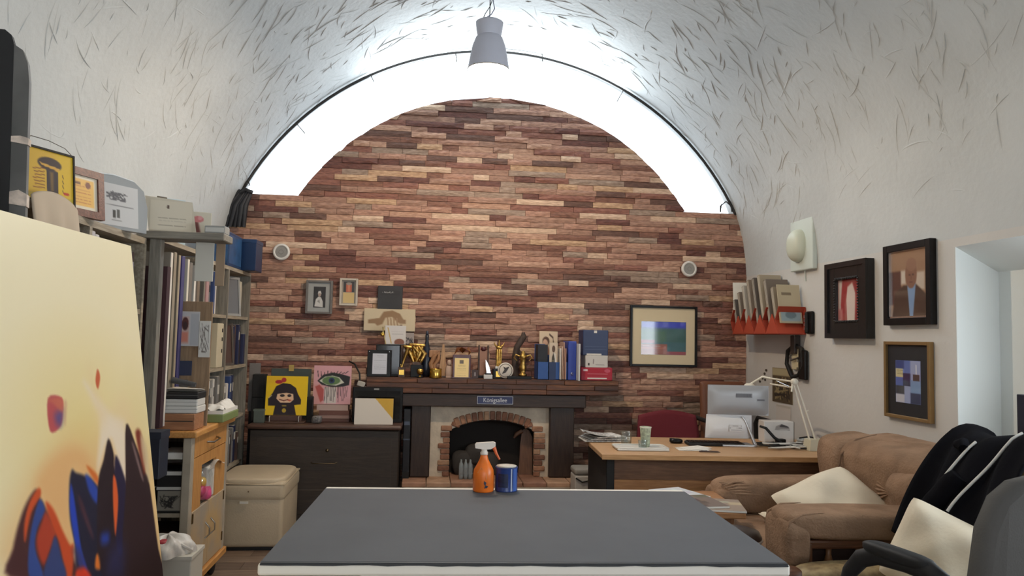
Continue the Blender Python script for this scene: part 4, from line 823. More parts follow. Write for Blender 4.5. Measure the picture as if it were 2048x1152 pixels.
# dark glass award box behind carrying cards
t = thing('award_case', 'black display case behind the silver plate plaque', 'case', (onm(775).x, 6.27, MZ)); MB().rbox((0, 0, .13), (.2, .08, .26), .004, 1).build('body', blk, t); MB().b2((-.09, -.043, .02), (.09, -.041, .25)).build('glass_front', mat('smoked', (30, 28, 28), .08), t)
A = Art(40, 30, (206, 202, 200)); A.text_lines(.3, .9, (.3, .45), (150, 148, 150), .012); A.ell(.7, .9, .25, .2, (130, 86, 70)); A.line([(.12, .1), (.3, .95)], .035, (190, 160, 90))
card('white certificate with a gold medal ribbon on the black display case', onm(788).x, 6.25, MZ+.261, .17, .155, (204, 200, 196), .05, .05, 'certificate', 'certificate', None, A)
t = thing('medal', 'small gold medal hanging on the white certificate above the mantel', 'medal', (onm(762).x, 6.235, MZ+.262)); MB().lathe([(0, 0), (.017, 0), (.017, .004), (0, .004)], (0, 0, .08), 20, M=RX(PI/2)).build('disc', brd, t); MB().tube([(0, 0, .09), (.01, 0, .13), (.0, 0, .14), (.02, .0, .04), (.03, 0, 0)], .004, 6).build('ribbon', mat('ribbon', (196, 176, 120), .6), t)
A = Art(26, 26, (150, 140, 136)); rs = random.Random(6); [A.line([(rs.uniform(0, 1), rs.uniform(0, 1)) for _ in range(3)], .04, (50, 46, 50)) for i in range(7)]
card('small dark patterned card right of the medal certificate', onm(815).x, 6.3, MZ+.2, .09, .16, (140, 132, 128), .2, .1, 'picture_card', 'card', None, A)
for lab, px, h_ in (('walnut block behind the golden torch award', 797, .23),): t = thing('wooden_block', lab, 'block', onm(px, 6.31)); MB().rbox((0, 0, h_/2), (.06, .05, h_), .003, 1).build('block', dbrown, t); MB().b2((-.02, -.0265, .06), (.02, -.025, .1)).build('label', brd, t)
# golden torch award: slanted bone-shaped column on a block
t = thing('torch_award', 'slanting golden torch award on a small brown block', 'award', onm(803, 6.17)); MB().rbox((0, 0, .04), (.055, .055, .08), .003, 1).build('base', dbrown, t); MB().b2((-.02, -.0285, .02), (.02, -.0275, .06)).build('plate', brd, t)
MB().tube([(-.002, 0, .08), (.006, 0, .1), (.02, 0, .15), (.04, 0, .21), (.045, 0, .235)], [.014, .008, .011, .017, .02], 12).build('shaft', gold, t); MB().rbox((.045, 0, .245), (.075, .04, .024), .01, 3, M=RY(.15), sm=True).build('head', gold, t)
# large trophy of folded gold figures
t = thing('figure_trophy', 'large golden trophy of intertwined figures on a dark stand', 'trophy', onm(833, 6.2)); MB().rbox((0, 0, .05), (.1, .07, .1), .004, 1).build('base', blk, t); MB().rbox((0, 0, .11), (.075, .05, .03), .003, 1).build('step', dbrown, t)
rs = random.Random(12)
for k in range(9):
    a = Vector((rs.uniform(-.035, .035), rs.uniform(-.02, .02), .12)); b = a+Vector((rs.uniform(-.04, .05), 0, .07)); c_ = b+Vector((rs.uniform(-.06, .05), rs.uniform(-.02, .02), .06)); MB().tube([a, b, c_], [.012, .02, .012], 8).build('figure', gold, t)
MB().rbox((0, 0, .262), (.13, .04, .022), .008, 3, M=RY(.06), sm=True).build('banner', gold, t)
t = thing('dark_bottle', 'dark blue bottle shaped vase on the mantel behind the gold trophy', 'vase', onm(852, 6.3)); MB().lathe([(0, 0), (.045, 0), (.052, .06), (.05, .15), (.04, .2), (.02, .26), (.013, .3), (.016, .34), (.01, .345), (0, .345)], (0, 0, 0), 22, cap=False).build('body', mat('bottle_blue', (30, 36, 50), .25), t); MB().lathe([(0, .34), (.014, .34), (.01, .375), (0, .38)], (0, 0, 0), 14, cap=False).build('stopper', mat('stopper', (44, 54, 72), .3), t)
t = thing('small_cup', 'tiny brass goblet in front of the gold figure trophy', 'cup', onm(840, 6.12)); MB().lathe([(0, 0), (.02, 0), (.02, .006), (.006, .012), (.006, .022), (.02, .03), (.026, .05), (.024, .07), (.02, .07), (.018, .04), (0, .034)], (0, 0, 0), 20, cap=False).build('bowl', brd, t); MB().lathe([(0, -.0), (.03, 0), (.03, .008), (0, .008)], (0, 0, 0), 20, cap=False).build('base', blk, t)
t = thing('carved_figure', 'carved light wood figure with a loop behind the brass cylinder', 'sculpture', onm(868, 6.24)); cw = wood('carved_wood', (176, 130, 90), (140, 98, 66), 2, .5)
MB().rbox((0, 0, .02), (.07, .05, .04), .004, 1).build('base', cw, t); MB().tube([(-.01, 0, .04), (-.03, 0, .11), (.0, 0, .17), (.035, 0, .2), (.035, 0, .15), (.0, 0, .1), (.01, 0, .04)], [.02, .018, .02, .014, .014, .016, .018], 10).build('body', cw, t); MB().rbox((0, .012, .19), (.09, .012, .06), .004, 1).build('crest', cw, t)
t = thing('obelisk', 'tall pale wooden obelisk standing behind the brass cylinder', 'sculpture', onm(878, 6.24)); t.location.x += .03
MB().add([(-.035, -.02, 0), (.035, -.02, 0), (.035, .02, 0), (-.035, .02, 0), (-.008, -.006, .27), (.008, -.006, .27), (.008, .006, .27), (-.008, .006, .27)], [(0, 3, 2, 1), (4, 5, 6, 7), (0, 1, 5, 4), (1, 2, 6, 5), (2, 3, 7, 6), (3, 0, 4, 7)]).build('shaft', wood('pale_wood', (190, 150, 108), (160, 122, 86), 2), t); MB().b2((-.042, -.024, 0), (.042, .024, .012)).build('foot', dbrown, t)
t = thing('brass_cylinder', 'polished brass cylinder on the mantel', 'ornament', onm(871, 6.13)); MB().lathe([(0, 0), (.05, 0), (.051, .004), (.05, .07), (.048, .073), (.044, .07), (.044, .01), (0, .01)], (0, 0, 0), 32, cap=False).build('body', brd, t); MB().lathe([(.0505, .066), (.053, .07), (.0505, .074)], (0, 0, 0), 32, cap=False).build('rim', brd, t)
t = thing('bust', 'small pale bust left of the maroon plaque', 'sculpture', onm(897, 6.2)); bm_ = mat('plaster_bust', (188, 160, 142), .6); MB().puff((0, 0, .05), (.055, .05, .1), .7, 18, 12, wob=.04).build('torso', bm_, t); MB().puff((.004, -.004, .122), (.036, .04, .048), .85, 16, 10).build('head', bm_, t); MB().b2((-.022, -.022, 0), (.022, .022, .014)).build('base', bm_, t)
# maroon plaque with gold plate and folded brass sculpture above
t = thing('maroon_plaque', 'maroon award plaque with a bright gold engraved plate', 'award', onm(923, 6.15), 0, None); t.rotation_euler = (-.06, 0, 0)
MB().rbox((0, .01, .095), (.15, .02, .19), .004, 1).build('board', maroon, t); A = Art(40, 54, (236, 206, 130)); A.rc(.34, .1, .62, .3, (90, 70, 40)); A.text_lines(.25, .75, (.38, .45), (150, 120, 60), .01); A.text_lines(.15, .8, (.55, .62, .69, .8, .9), (150, 122, 64), .009, 4); A.build('plate', .115, .155, art_mat('gold_print', .3), t, TR(0, 0, .008), -.002)
MB().b2((-.085, -.03, 0), (.085, .05, .006)).build('foot', maroon, t)
for x_ in (-.052, .052): MB().lathe([(0, 0), (.004, 0), (.004, .003), (0, .004)], (x_, -.001, .165), 8, M=RX(PI/2)).build('pin', silver, t)
t = thing('folded_sculpture', 'folded brass sheet sculpture on a walnut pedestal behind the maroon plaque', 'sculpture', onm(924, 6.24)); MB().rbox((0, 0, .09), (.08, .06, .18), .003, 1).build('pedestal', dbrown, t); rs = random.Random(4)
cop = mat('copper', (190, 130, 90), .3, 1); P_ = [(-.07, 0, .185), (-.04, -.02, .22), (-.05, .01, .245), (-.01, -.02, .25), (.0, .0, .2), (.03, -.02, .235), (.05, .0, .255), (.07, -.01, .21), (.05, 0, .185)]
for a, b, c_ in zip(P_[:-2], P_[1:-1], P_[2:]): MB().add([a, b, c_, (a[0], .02, a[2]), (b[0], .03, b[2]), (c_[0], .02, c_[2])], [(0, 1, 2), (5, 4, 3), (0, 3, 4, 1), (1, 4, 5, 2), (0, 2, 5, 3)]).build('facet', cop, t)
small_frame('tiny framed photo right of the maroon plaque', onm(949).x, 6.16, MZ, .05, .07, (60, 40, 38), (150, 140, 140), 0)
# narrow tall frame-like award
t = thing('pillar_award', 'tall narrow award of two dark pillars with a plate between', 'award', onm(966, 6.26)); 
for x_ in (-.038, .038): MB().rbox((x_, 0, .135), (.014, .03, .27), .002, 1).build('pillar', dbrown, t)
MB().b2((-.031, -.004, .02), (.031, .004, .23)).build('plate', mat('bronze_plate', (130, 92, 72), .35, .6), t); MB().puff((0, -.004, .24), (.045, .025, .04), .8, 14, 8).build('seal', maroon, t); MB().rbox((0, 0, .01), (.1, .05, .02), .003, 1).build('base', blk, t)
t = thing('flame_award', 'small silver sail shaped award on a white base', 'award', onm(976, 6.12)); MB().rbox((0, 0, .017), (.07, .045, .034), .003, 1).build('base', mat('marble_white', (206, 204, 200), .4), t); MB().rbox((0, 0, .04), (.05, .03, .012), .002, 1).build('step', blk, t); MB().prism([(-.012, .046), (.022, .046), (.012, .09), (-.006, .13), (-.022, .155), (-.02, .1)], .012, M=TR(0, -.006, 0)).build('sail', silver, t)
# gold column trophy with star
t = thing('column_trophy', 'gold column trophy with winged top on a dark base', 'trophy', onm(997, 6.2)); MB().rbox((0, 0, .04), (.1, .07, .08), .004, 1).build('base', blk, t); MB().b2((-.025, -.0365, .015), (.025, -.0355, .06)).build('plate', brd, t); MB().rbox((0, 0, .09), (.06, .05, .02), .003, 1).build('step', mat('marble_white', (206, 204, 200), .4), t)
for x_ in (-.016, .0, .016): MB().tube([(x_, 0, .1), (x_, 0, .24)], .009, 10).build('column', gold, t)
MB().puff((0, 0, .255), (.055, .04, .03), .7, 16, 8).build('capital', gold, t); MB().tube([(0, 0, .26), (0, 0, .29), (0, 0, .315)], [.012, .009, .002], 10).build('finial', gold, t)
for s_ in (-1, 1): MB().tube([(0, 0, .255), (s_*.03, 0, .27), (s_*.045, 0, .3)], [.01, .007, .002], 8).build('wing', gold, t)
t = thing('medallion', 'round white medallion with a dark motif leaning beside the gold column', 'medallion', onm(1011, 6.16)); t.rotation_euler = (-.12, 0, 0); MB().lathe([(0, 0), (.062, 0), (.066, .004), (.062, .01), (0, .008)], (0, 0, .068), 32, M=RX(PI/2), cap=False).build('disc', mat('medal_white', (206, 198, 188), .5), t); MB().lathe([(.05, .0095), (.053, .012), (.056, .0095)], (0, 0, .068), 32, M=RX(PI/2), cap=False).build('ring', mat('medal_ring', (90, 80, 74), .5), t)
mm_ = mat('motif', (60, 54, 54), .6); MB().prism([(-.03, .04), (.0, .05), (.02, .08), (.03, .1), (.0, .09), (-.02, .1), (-.01, .075)], .003, M=TR(0, -.0125, 0)).build('motif', mm_, t)
t = thing('bark_sculpture', 'tall dark twisted wooden sculpture on the mantel', 'sculpture', onm(1034, 6.25)); tw = wood('dark_bark', (78, 62, 54), (54, 42, 38), 2, .7)
MB().tube([(-.01, 0, 0), (-.02, 0, .08), (-.015, 0, .18), (-.005, 0, .26), (.025, 0, .31), (.05, 0, .35), (.045, 0, .385)], [.03, .026, .032, .026, .028, .026, .012], 12).build('trunk', tw, t); MB().tube([(-.005, 0, .24), (.03, 0, .2), (.04, 0, .14)], [.02, .014, .006], 8).build('branch', tw, t)
t = thing('cup_trophy', 'golden cup trophy with handles on a long black base', 'trophy', onm(1043, 6.16)); MB().rbox((-.02, 0, .012), (.2, .07, .024), .003, 1).build('base', blk, t); MB().lathe([(0, .024), (.032, .024), (.034, .04), (.02, .05), (.026, .075), (.03, .1), (.02, .13), (.024, .17), (.032, .19), (.02, .2), (.014, .225), (0, .235)], (.01, 0, 0), 24, cap=False).build('cup', gold, t)
for s_ in (-1, 1): MB().tube([(.01+s_*.025, 0, .185), (.01+s_*.06, 0, .2), (.01+s_*.075, 0, .175), (.01+s_*.05, 0, .15)], [.008, .007, .006, .004], 8).build('handle', gold, t)
# magazine files, binders, boxes
bl = mat('file_blue', (44, 84, 150), .5); bl2 = mat('binder_blue', (42, 66, 160), .4); bki = mat('file_dark', (34, 36, 44), .6)
x, z, w, h = rect(1075, 681, 1098, 758, 6.13)
t = thing('magazine_file', 'blue magazine file with a tall black back, first on the mantel', 'file', (x, 6.13, MZ)); MB().b2((-w/2, 0, 0), (w/2, .004, .145)).b2((-w/2, .2, 0), (w/2, .204, .29)).b2((-w/2, 0, 0), (-w/2+.003, .2, .145)).b2((w/2-.003, 0, 0), (w/2, .2, .145)).b2((-w/2, 0, 0), (w/2, .2, .004)).build('shell', bl, t); MB().b2((-w/2+.004, .03, .005), (w/2-.004, .19, .286)).build('black_folders', bki, t)
x2 = x+w/2+.004; w2 = .155
t = thing('magazine_file', 'wide blue magazine file holding a statuette postcard and folders', 'file', (x2+w2/2, 6.13, MZ)); MB().b2((-w2/2, 0, 0), (w2/2, .004, .145)).b2((-w2/2, .2, 0), (w2/2, .204, .2)).b2((-w2/2, 0, 0), (-w2/2+.003, .2, .145)).b2((w2/2-.003, 0, 0), (w2/2, .2, .145)).b2((-w2/2, 0, 0), (w2/2, .2, .004)).build('shell', bl, t)
MB().b2((-w2/2, -.0015, .0), (-.02, -.0005, .145)).build('dark_front', mat('file_dark_front', (34, 52, 92), .5), t)
A = Art(26, 54, (206, 190, 170)); A.ell(.5, .16, .2, .1, (90, 70, 60)); A.poly([(.2, .98), (.3, .4), (.5, .26), (.75, .34), (.8, .98)], (70, 66, 60), .03); A.poly([(.5, .26), (.8, .3), (.85, .98), (.68, .98), (.66, .45)], (220, 214, 204), .02); [A.ell(.45+.1*math.sin(i*2), .5+.06*i, .06, .02, (150, 140, 110)) for i in range(7)]
card('tall postcard of a white veiled statue in the wide magazine file', x2+.04, 6.15, MZ+.005, .07, .3, (200, 186, 166), 0, .02, 'postcard', 'card', None, A)
for k, c in enumerate(((214, 206, 196), (206, 176, 156), (186, 150, 134), (204, 160, 140))): card(('white', 'pale peach', 'tan', 'rose')[k]+' folder standing in the wide magazine file', x2+.095+.014*k, 6.19, MZ+.005, .19, .255+.015*(k % 3)+(.02 if k == 2 else 0), c, PI/2, .0, 'folder', 'folder', None, None, .008)
xb_, _, wb_, hb = rect(1133, 677, 1152, 757, 6.13)
t = thing('ring_binder', 'tall bright blue binder on the mantel', 'binder', (xb_+.008, 6.13, MZ)); MB().rbox((0, .12, .16), (.07, .24, .32), .004, 1).build('cover', bl2, t); MB().lathe([(.008, 0), (.012, .001), (.012, .002), (.008, .003)], (0, -.0005, .05), 14, M=RX(PI/2), cap=False).build('finger_ring', silver, t)
card('white binder edge between the blue binder and the boxes', xb_+.058, 6.14, MZ, .2, .3, (206, 206, 204), PI/2, 0, 'white_folder', 'folder', None, None, .014)
card('cream portrait print leaning on the bricks behind the magazine files', at(1098, 670, Y=6.37).x, 6.385, MZ, .16, .4, (214, 190, 160), 0, .02, 'portrait_print', 'print', None, Art(30, 60, (218, 196, 168)).ell(.35, .2, .2, .1, (90, 62, 50)).ell(.32, .24, .14, .08, (206, 166, 140)).poly([(.12, .6), (.2, .34), (.5, .32), (.7, .6)], (150, 110, 90), .03).line([(.55, .05), (.75, .12), (.8, .3)], .03, (90, 70, 60)))
x, z, w, h = rect(1162, 731, 1225, 758, 6.14)
rdm = mat('red_box', (176, 38, 58), .5)
t = boxthing('red_box', 'crimson carton with white print at the bottom of the mantel box pile', 'box', (x, 6.25, MZ), (w, .22, .105), rdm, (('stripe', (-w*.3, -.112, .012), (w*.32, -.1105, .022), whp),)); A = Art(60, 16, (176, 38, 58)); A.rc(.05, .1, .2, .35, (226, 200, 200)); A.ell(.85, .3, .1, .25, (200, 90, 110)); A.text_lines(.2, .85, (.75,), (220, 170, 176), .03); A.build('print', w*.96, .06, AM, t, TR(0, 0, .038), -.1112)
t = boxthing('white_box', 'white carton with a small sketch between crimson and navy boxes', 'box', (x-.0, 6.25, MZ+.106), (.19, .2, .1), mat('box_white', (214, 210, 204), .6)); A = Art(40, 24, (210, 206, 200)); A.rc(.08, .65, .16, .85, (60, 56, 56)); A.line([(.35, .3), (.34, .7)], .02, (120, 110, 110)); A.line([(.45, .78), (.85, .78)], .015, (130, 126, 124)); A.build('print', .18, .095, AM, t, TR(0, 0, .002), -.1012)
t = boxthing('navy_box', 'navy briefcase like box on top of the mantel box pile', 'box', (x-.01, 6.25, MZ+.207), (.215, .19, .21), mat('navy_case', (40, 54, 92), .4), (('clasp', (-.015, -.098, .185), (.01, -.095, .205), whp), ('ridge', (-.09, -.0975, .07), (.09, -.095, .075), mat('navy_ridge', (62, 76, 112), .4)), ('ridge', (-.09, -.0975, .045), (.09, -.095, .05), mat('navy_ridge', (62, 76, 112), .4)), ('white_slip', (-.075, -.0975, .002), (.05, -.095, .014), whp)))
# ------------------------------------------------------------------ dresser and things on it
dk = wood('dresser_brown', (58, 48, 40), (46, 38, 32), 0, .5)
t = thing('dresser', 'low dark brown chest with a rounded lid below the small paintings', 'chest', (-.76, 5.85, 0))
MB().rbox((0, .28, .395), (1.11, .5, .63), .005, 1).build('body', dk, t); MB().rbox((0, .27, .735), (1.15, .56, .034), .014, 3, sm=True).build('lid', wood('lid_brown', (92, 66, 54), (70, 50, 42), 0, .4), t)
MB().b2((-.5, .024, .14), (.5, .03, .66)).build('front_panel', dk, t); MB().rbox((0, .28, .045), (1.1, .49, .09), .005, 1).build('plinth', dk, t); MB().tube([(-.1, .03, .47), (-.08, .005, .465), (.08, .005, .465), (.1, .03, .47)], .004, 6).build('handle', mat('dark_brass', (96, 84, 66), .4, 1), t)
MB().b2((-.2, .02, .26), (.54, .028, .268)).build('moulding', mat('moulding', (74, 62, 52), .5), t); MB().lathe([(0, 0), (.012, 0), (.012, .004), (0, .005)], (.02, .024, .56), 12, M=RX(PI/2)).build('keyhole', MATS['dark_brass'], t)
DZ = .752
# yellow painting on a table easel
x, z, w, h = rect(529, 753, 615, 830, 5.98)
t = thing('girl_painting', 'yellow canvas painted with a smiling black haired figure, on the chest', 'painting', (x, 5.98, z), 0, None, (-.1, 0, 0)); MB().b2((-w/2, .001, 0), (w/2, .02, h)).build('canvas', mat('canvas_side2', (214, 190, 60), .8), t)
A = Art(90, 84, (236, 196, 22)); A.rc(0, 0, .4, .2, (226, 176, 40), .06, .6); A.poly([(.07, .76), (.06, .58), (.16, .44), (.24, .26), (.4, .18), (.58, .2), (.72, .3), (.78, .46), (.86, .6), (.86, .72), (.7, .74), (.76, 1), (.2, 1), (.24, .76)], (38, 26, 34), .008); A.poly([(.28, .46), (.5, .42), (.66, .44), (.68, .6), (.6, .68), (.36, .68), (.26, .58)], (236, 196, 160), .008); A.poly([(.25, .46), (.3, .32), (.6, .32), (.68, .46), (.5, .43)], (38, 26, 34), .008)
A.ell(.4, .5, .06, .035, (40, 30, 34)); A.ell(.57, .5, .05, .035, (40, 30, 34)); A.line([(.34, .6), (.44, .63), (.54, .6)], .018, (110, 50, 40)); A.ell(.58, .62, .05, .02, (200, 96, 70)); A.ell(.3, .15, .09, .05, (170, 40, 50)); A.ell(.42, .1, .06, .06, (176, 44, 50)); A.ell(.46, .88, .05, .055, (190, 160, 50)); A.ell(.46, .76, .06, .02, (150, 130, 60)); A.line([(.08, .56), (.14, .5)], .012, (220, 200, 150)); A.build('paint', w, h, AM, t, TR(0, 0, 0), -.0005)
t = thing('table_easel', 'low metal display stand under the yellow painting', 'stand', (x, 5.96, DZ)); hs = z-DZ; MB().rbox((0, .04, .006), (w*.95, .1, .012), .003, 1).build('base', mat('stand_brown', (92, 66, 54), .4), t); MB().rbox((0, .03, hs*.6), (w*.8, .05, hs*.75), .006, 2).build('rest', mat('stand_brown2', (84, 60, 52), .4), t)
for x_ in (-.35, .35): MB().tube([(x_*w, -.03, .012), (x_*w, -.035, .05), (x_*w, -.01, .055)], .005, 6).build('hook', mat('steel', (170, 166, 158), .3, 1), t)
# eye painting on stacked books
x, z, w, h = rect(625, 732, 703, 808, 6.06)
t = thing('eye_painting', 'pink canvas painted with a large weeping green eye', 'painting', (x, 6.06, z), 0, None, (-.06, 0, 0)); MB().b2((-w/2, .001, 0), (w/2, .02, h)).build('canvas', mat('canvas_side3', (204, 160, 160), .8), t)
A = Art(84, 80, (212, 160, 166)); A.rc(0, .5, .25, 1, (206, 150, 146), .05); A.poly([(.05, .55), (.16, .5), (.28, .62), (.28, .9), (.2, .95)], (176, 84, 80), .02); A.poly([(.1, .4), (.25, .24), (.5, .18), (.75, .22), (.97, .28), (.95, .5), (.8, .54), (.5, .56), (.22, .5)], (40, 42, 44), .012); A.poly([(.15, .4), (.3, .29), (.5, .26), (.68, .3), (.82, .44), (.6, .52), (.35, .5)], (206, 206, 190), .008); A.ell(.47, .39, .24, .11, (96, 124, 80)); A.ell(.48, .39, .08, .075, (44, 60, 96)); A.ell(.48, .39, .035, .035, (24, 26, 40)); rs = random.Random(14)
A.rc(.3, .56, .62, .98, (206, 196, 190), .02); [A.line([(x_, .55), (x_+rs.uniform(-.02, .02), rs.uniform(.75, .99))], .009, (50, 46, 50)) for x_ in [.32+.045*i for i in range(14)]]; [A.line([(.12+.08*i, .3-.02*i if i < 5 else .2), (.1+.09*i, .14+.02*(i % 3))], .012, (44, 44, 46)) for i in range(10)]; A.build('paint', w, h, AM, t, TR(0, 0, 0), -.0005)
hh = z-DZ
t = boxthing('book_stack', 'stack of flat brown books under the eye painting', 'books', (x+.02, 6.12, DZ), (.25, .14, .028), mat('bk1', (92, 62, 54), .6), (('middle_book', (-.12, -.072, .029), (.12, .068, .055), mat('bk2', (150, 120, 110), .6)), ('upper_book', (-.11, -.074, .056), (.12, .066, .09), mat('bk3', (110, 72, 62), .6)), ('top_book', (-.13, -.07, .091), (.11, .07, hh-.004), mat('bk4', (186, 160, 150), .6))))
boxthing('small_speaker', 'small black box between the two paintings on the chest', 'box', (at(618, 840, Y=6.0).x, 6.03, DZ), (.045, .06, .2), blkm, (('front', (-.02, -.032, .02), (.02, -.03, .18), blk),))
x, z, w, h = rect(708, 797, 787, 848, 5.93)
t = thing('half_painted_canvas', 'white canvas with a mustard yellow corner at the right of the chest', 'canvas', (x, 5.93, DZ), 0, None, (-.08, 0, 0)); MB().b2((-w/2, .001, 0), (w/2, .018, h)).build('canvas', mat('canvas_side4', (220, 212, 198), .8), t); A = Art(60, 44, (220, 212, 200)); A.poly([(.52, -.01), (1.01, -.01), (1.01, .84), (.96, .72)], (206, 164, 62), .006); A.build('paint', w, h, AM, t, TR(0, 0, 0), -.0005)
x, z, w, h = rect(703, 778, 806, 848, 6.05)
t = thing('television', 'black screen set standing behind the white and mustard canvas', 'screen', (x, 6.05, DZ)); MB().rbox((0, .03, h/2), (w, .06, h), .006, 2).build('body', blk, t); MB().b2((-w/2+.02, -.002, .03), (w/2-.02, .0, h-.03)).build('panel', mat('screen_glass', (16, 15, 16), .08), t); MB().b2((-.03, -.003, h-.022), (.01, -.001, h-.01)).build('badge', mat('badge', (150, 150, 148), .4), t)
t = thing('plug_adapter', 'pale plug adapter with a black cable at the mantel end', 'adapter', (at(722, 778, Y=6.08).x, 6.085, DZ+h)); MB().rbox((0, 0, .02), (.06, .04, .04), .006, 2, M=RY(.3)).build('plug', mat('plug', (176, 170, 160), .5), t); MB().tube([(-.01, 0, .03), (-.02, .05, .1), (-.07, .15, .17), (-.12, .2, .19)], .007, 8).build('cable', blkm, t)
x, z, w, h = rect(545, 738, 618, 760, 6.3)
t = thing('teal_board', 'grey green board with a yellow tag behind the yellow painting', 'board', (x, 6.3, DZ), 0, None, (-.06, 0, 0)); MB().rbox((0, .006, .21), (.32, .012, z+h-DZ), .002, 1, M=None).build('board', mat('teal_grey', (78, 88, 84), .7), t); MB().b2((-.02, -.008, z+h-DZ-.02), (.02, .0, z+h-DZ+.03)).build('tag', mat('tag_yellow', (186, 160, 90), .6), t)
t.children[0].location.z = (z+h-DZ)/2-.21
x, z, w, h = rect(503, 752, 532, 845, 6.1)
boxthing('black_case', 'tall black case at the bookcase end of the chest', 'case', (x, 6.12, DZ), (w, .1, h), blkm, (('latch', (-.02, -.054, h*.2), (.02, -.05, h*.24), MATS['steel']), ('ridge', (-w/2+.005, -.053, h*.5), (w/2-.005, -.05, h*.52), blk)))
boxthing('green_tin', 'small greyish green tin in front of the tall black case', 'tin', (at(517, 840, Y=5.95).x, 5.98, DZ), (.08, .06, .1), mat('tin_green', (84, 92, 84), .5), (('lid', (-.042, -.032, .09), (.042, .032, .104), mat('tin_lid', (96, 104, 96), .4)),))
t = thing('ceramic_trinket', 'small speckled trinket between the paintings on the chest', 'trinket', (at(633, 842, Y=5.95).x, 5.96, DZ)); MB().puff((0, 0, .03), (.08, .05, .06), .6, 18, 10, wob=.05).build('body', mat('trinket', (110, 106, 104), .4, var=.5, vs=60), t); MB().lathe([(.012, 0), (.016, .004), (.012, .008)], (0, -.02, .04), 14, M=RX(PI/2), cap=False).build('ring', silver, t)
# dark suitcase and cables in the gap beside the fireplace
boxthing('black_suitcase', 'tall black case squeezed between the chest and the fireplace', 'suitcase', (-.153, 6.24, .3055), (.055, .2, .55), mat('case_blueblack', (22, 22, 28), .5), (('wheel', (-.026, -.12, .0), (.026, -.1, .05), blkm), ('zip', (-.027, -.103, .3), (.027, -.1, .31), mat('zip', (90, 94, 104), .4, 1)), ('handle', (-.022, -.115, .42), (.022, -.1, .45), mat('zip', (90, 94, 104), .4, 1))))
t = thing('white_bin', 'white pedal bin standing right of the fireplace', 'bin', (at(1164, 965, Y=5.85).x, 5.85, 0)); MB().rbox((0, 0, .2), (.15, .2, .4), .015, 3).build('body', mat('bin_white', (188, 182, 174), .5), t); MB().rbox((0, 0, .425), (.155, .205, .05), .02, 3).build('lid', mat('bin_lid', (150, 146, 140), .5), t); MB().tube([(-.07, -.105, .38), (-.02, -.11, .35), (.07, -.105, .37)], .006, 6).build('cable', blkm, t)
# ================================================================== RIGHT WALL
WR = XR-.001
def onwall(t, y, z): t.location = (WR, y, z); t.rotation_euler = (0, 0, -PI/2)
blk2 = mat('frame_black', (22, 20, 21), .3, var=.2, vs=30)
A = Art(40, 60, (150, 60, 60)); A.rc(0, 0, .3, 1, (206, 190, 180), .08); A.poly([(.2, 0), (.45, 0), (.4, .3), (.3, .6), (.32, 1), (.15, 1), (.12, .6)], (150, 44, 48), .03); A.poly([(.42, .2), (.62, .1), (.75, .35), (.72, 1), (.4, 1), (.36, .5)], (214, 196, 186), .03); A.poly([(.7, 0), (1, 0), (1, 1), (.74, 1), (.78, .5)], (140, 44, 46), .04); A.rc(.0, .7, .2, .95, (190, 120, 116), .05)
t = framed('small red and cream painting in a thick carved black frame', (0, 0, .5, .515), 0, .11, .05, blk2, A, name='framed_painting', cat='painting'); onwall(t, 4.735, 1.49)
for i in range(16):
    for z_ in (.112, .403): MB().puff((-.13+.0173*i, -.05, z_), (.012, .012, .02), .8, 8, 6).build('carved_bead', blk2, t)
for i in range(16):
    for x_ in (-.142, .142): MB().puff((x_, -.05, .12+.0183*i), (.02, .012, .012), .8, 8, 6).build('carved_bead', blk2, t)
for a, b in (((-.25, -.062, 0), (-.215, -.05, .515)), ((.215, -.062, 0), (.25, -.05, .515)), ((-.215, -.062, .48), (.215, -.05, .515)), ((-.215, -.062, 0), (.215, -.05, .035))): MB().b2(a, b).build('outer_moulding', blk2, t)
A = Art(60, 70, (150, 118, 92)); A.rc(.0, .3, .3, .8, (86, 56, 48), .02); A.rc(.68, .34, .9, .6, (190, 176, 160), .03); A.rc(.3, .3, .42, .5, (200, 190, 176), .03); A.poly([(.05, 1), (.14, .62), (.36, .52), (.7, .52), (.92, .66), (1, 1)], (70, 52, 42), .02); A.poly([(.46, .5), (.68, .5), (.6, 1), (.52, 1)], (120, 150, 186), .015); A.ell(.56, .36, .15, .21, (128, 92, 74), .12); A.ell(.57, .22, .13, .1, (140, 104, 84), .2); A.line([(.5, .37), (.54, .37)], .012, (80, 54, 46)); A.line([(.59, .37), (.63, .37)], .012, (80, 54, 46)); A.line([(.53, .48), (.6, .48)], .01, (96, 60, 54)); A.ell(.56, .41, .02, .04, (118, 84, 68), .4)
t = framed('black framed portrait of a man in a brown jacket and blue shirt', (0, 0, .44, .485), 0, .042, .04, blk, A, name='framed_portrait', cat='portrait'); onwall(t, 4.115, 1.572)
for a, b in (((-.18, -.03, .04), (.18, -.016, .052)), ((-.18, -.03, .44), (.18, -.016, .447)), ((-.182, -.03, .04), (-.174, -.016, .447)), ((.174, -.03, .04), (.182, -.016, .447))): MB().b2(a, b).build('silver_lip', silver, t)
A = Art(36, 60, (110, 130, 190)); rs = random.Random(31); cs_ = [(56, 70, 130), (150, 160, 196), (40, 46, 80), (190, 190, 200), (84, 104, 170), (206, 196, 150), (60, 62, 70), (120, 150, 190)]
for k, (a, b, c, d) in enumerate(((0, 0, .35, .2), (.35, 0, .6, .3), (.6, 0, 1, .45), (0, .2, .3, .4), (.3, .3, .6, .6), (0, .4, .3, .6), (.6, .45, 1, .75), (0, .6, .35, .8), (.35, .6, .6, 1), (.6, .75, 1, 1), (0, .8, .35, 1))): A.rc(a, b, c, d, cs_[(0, 4, 1, 5, 2, 4, 7, 6, 1, 2, 3)[k]], .01)
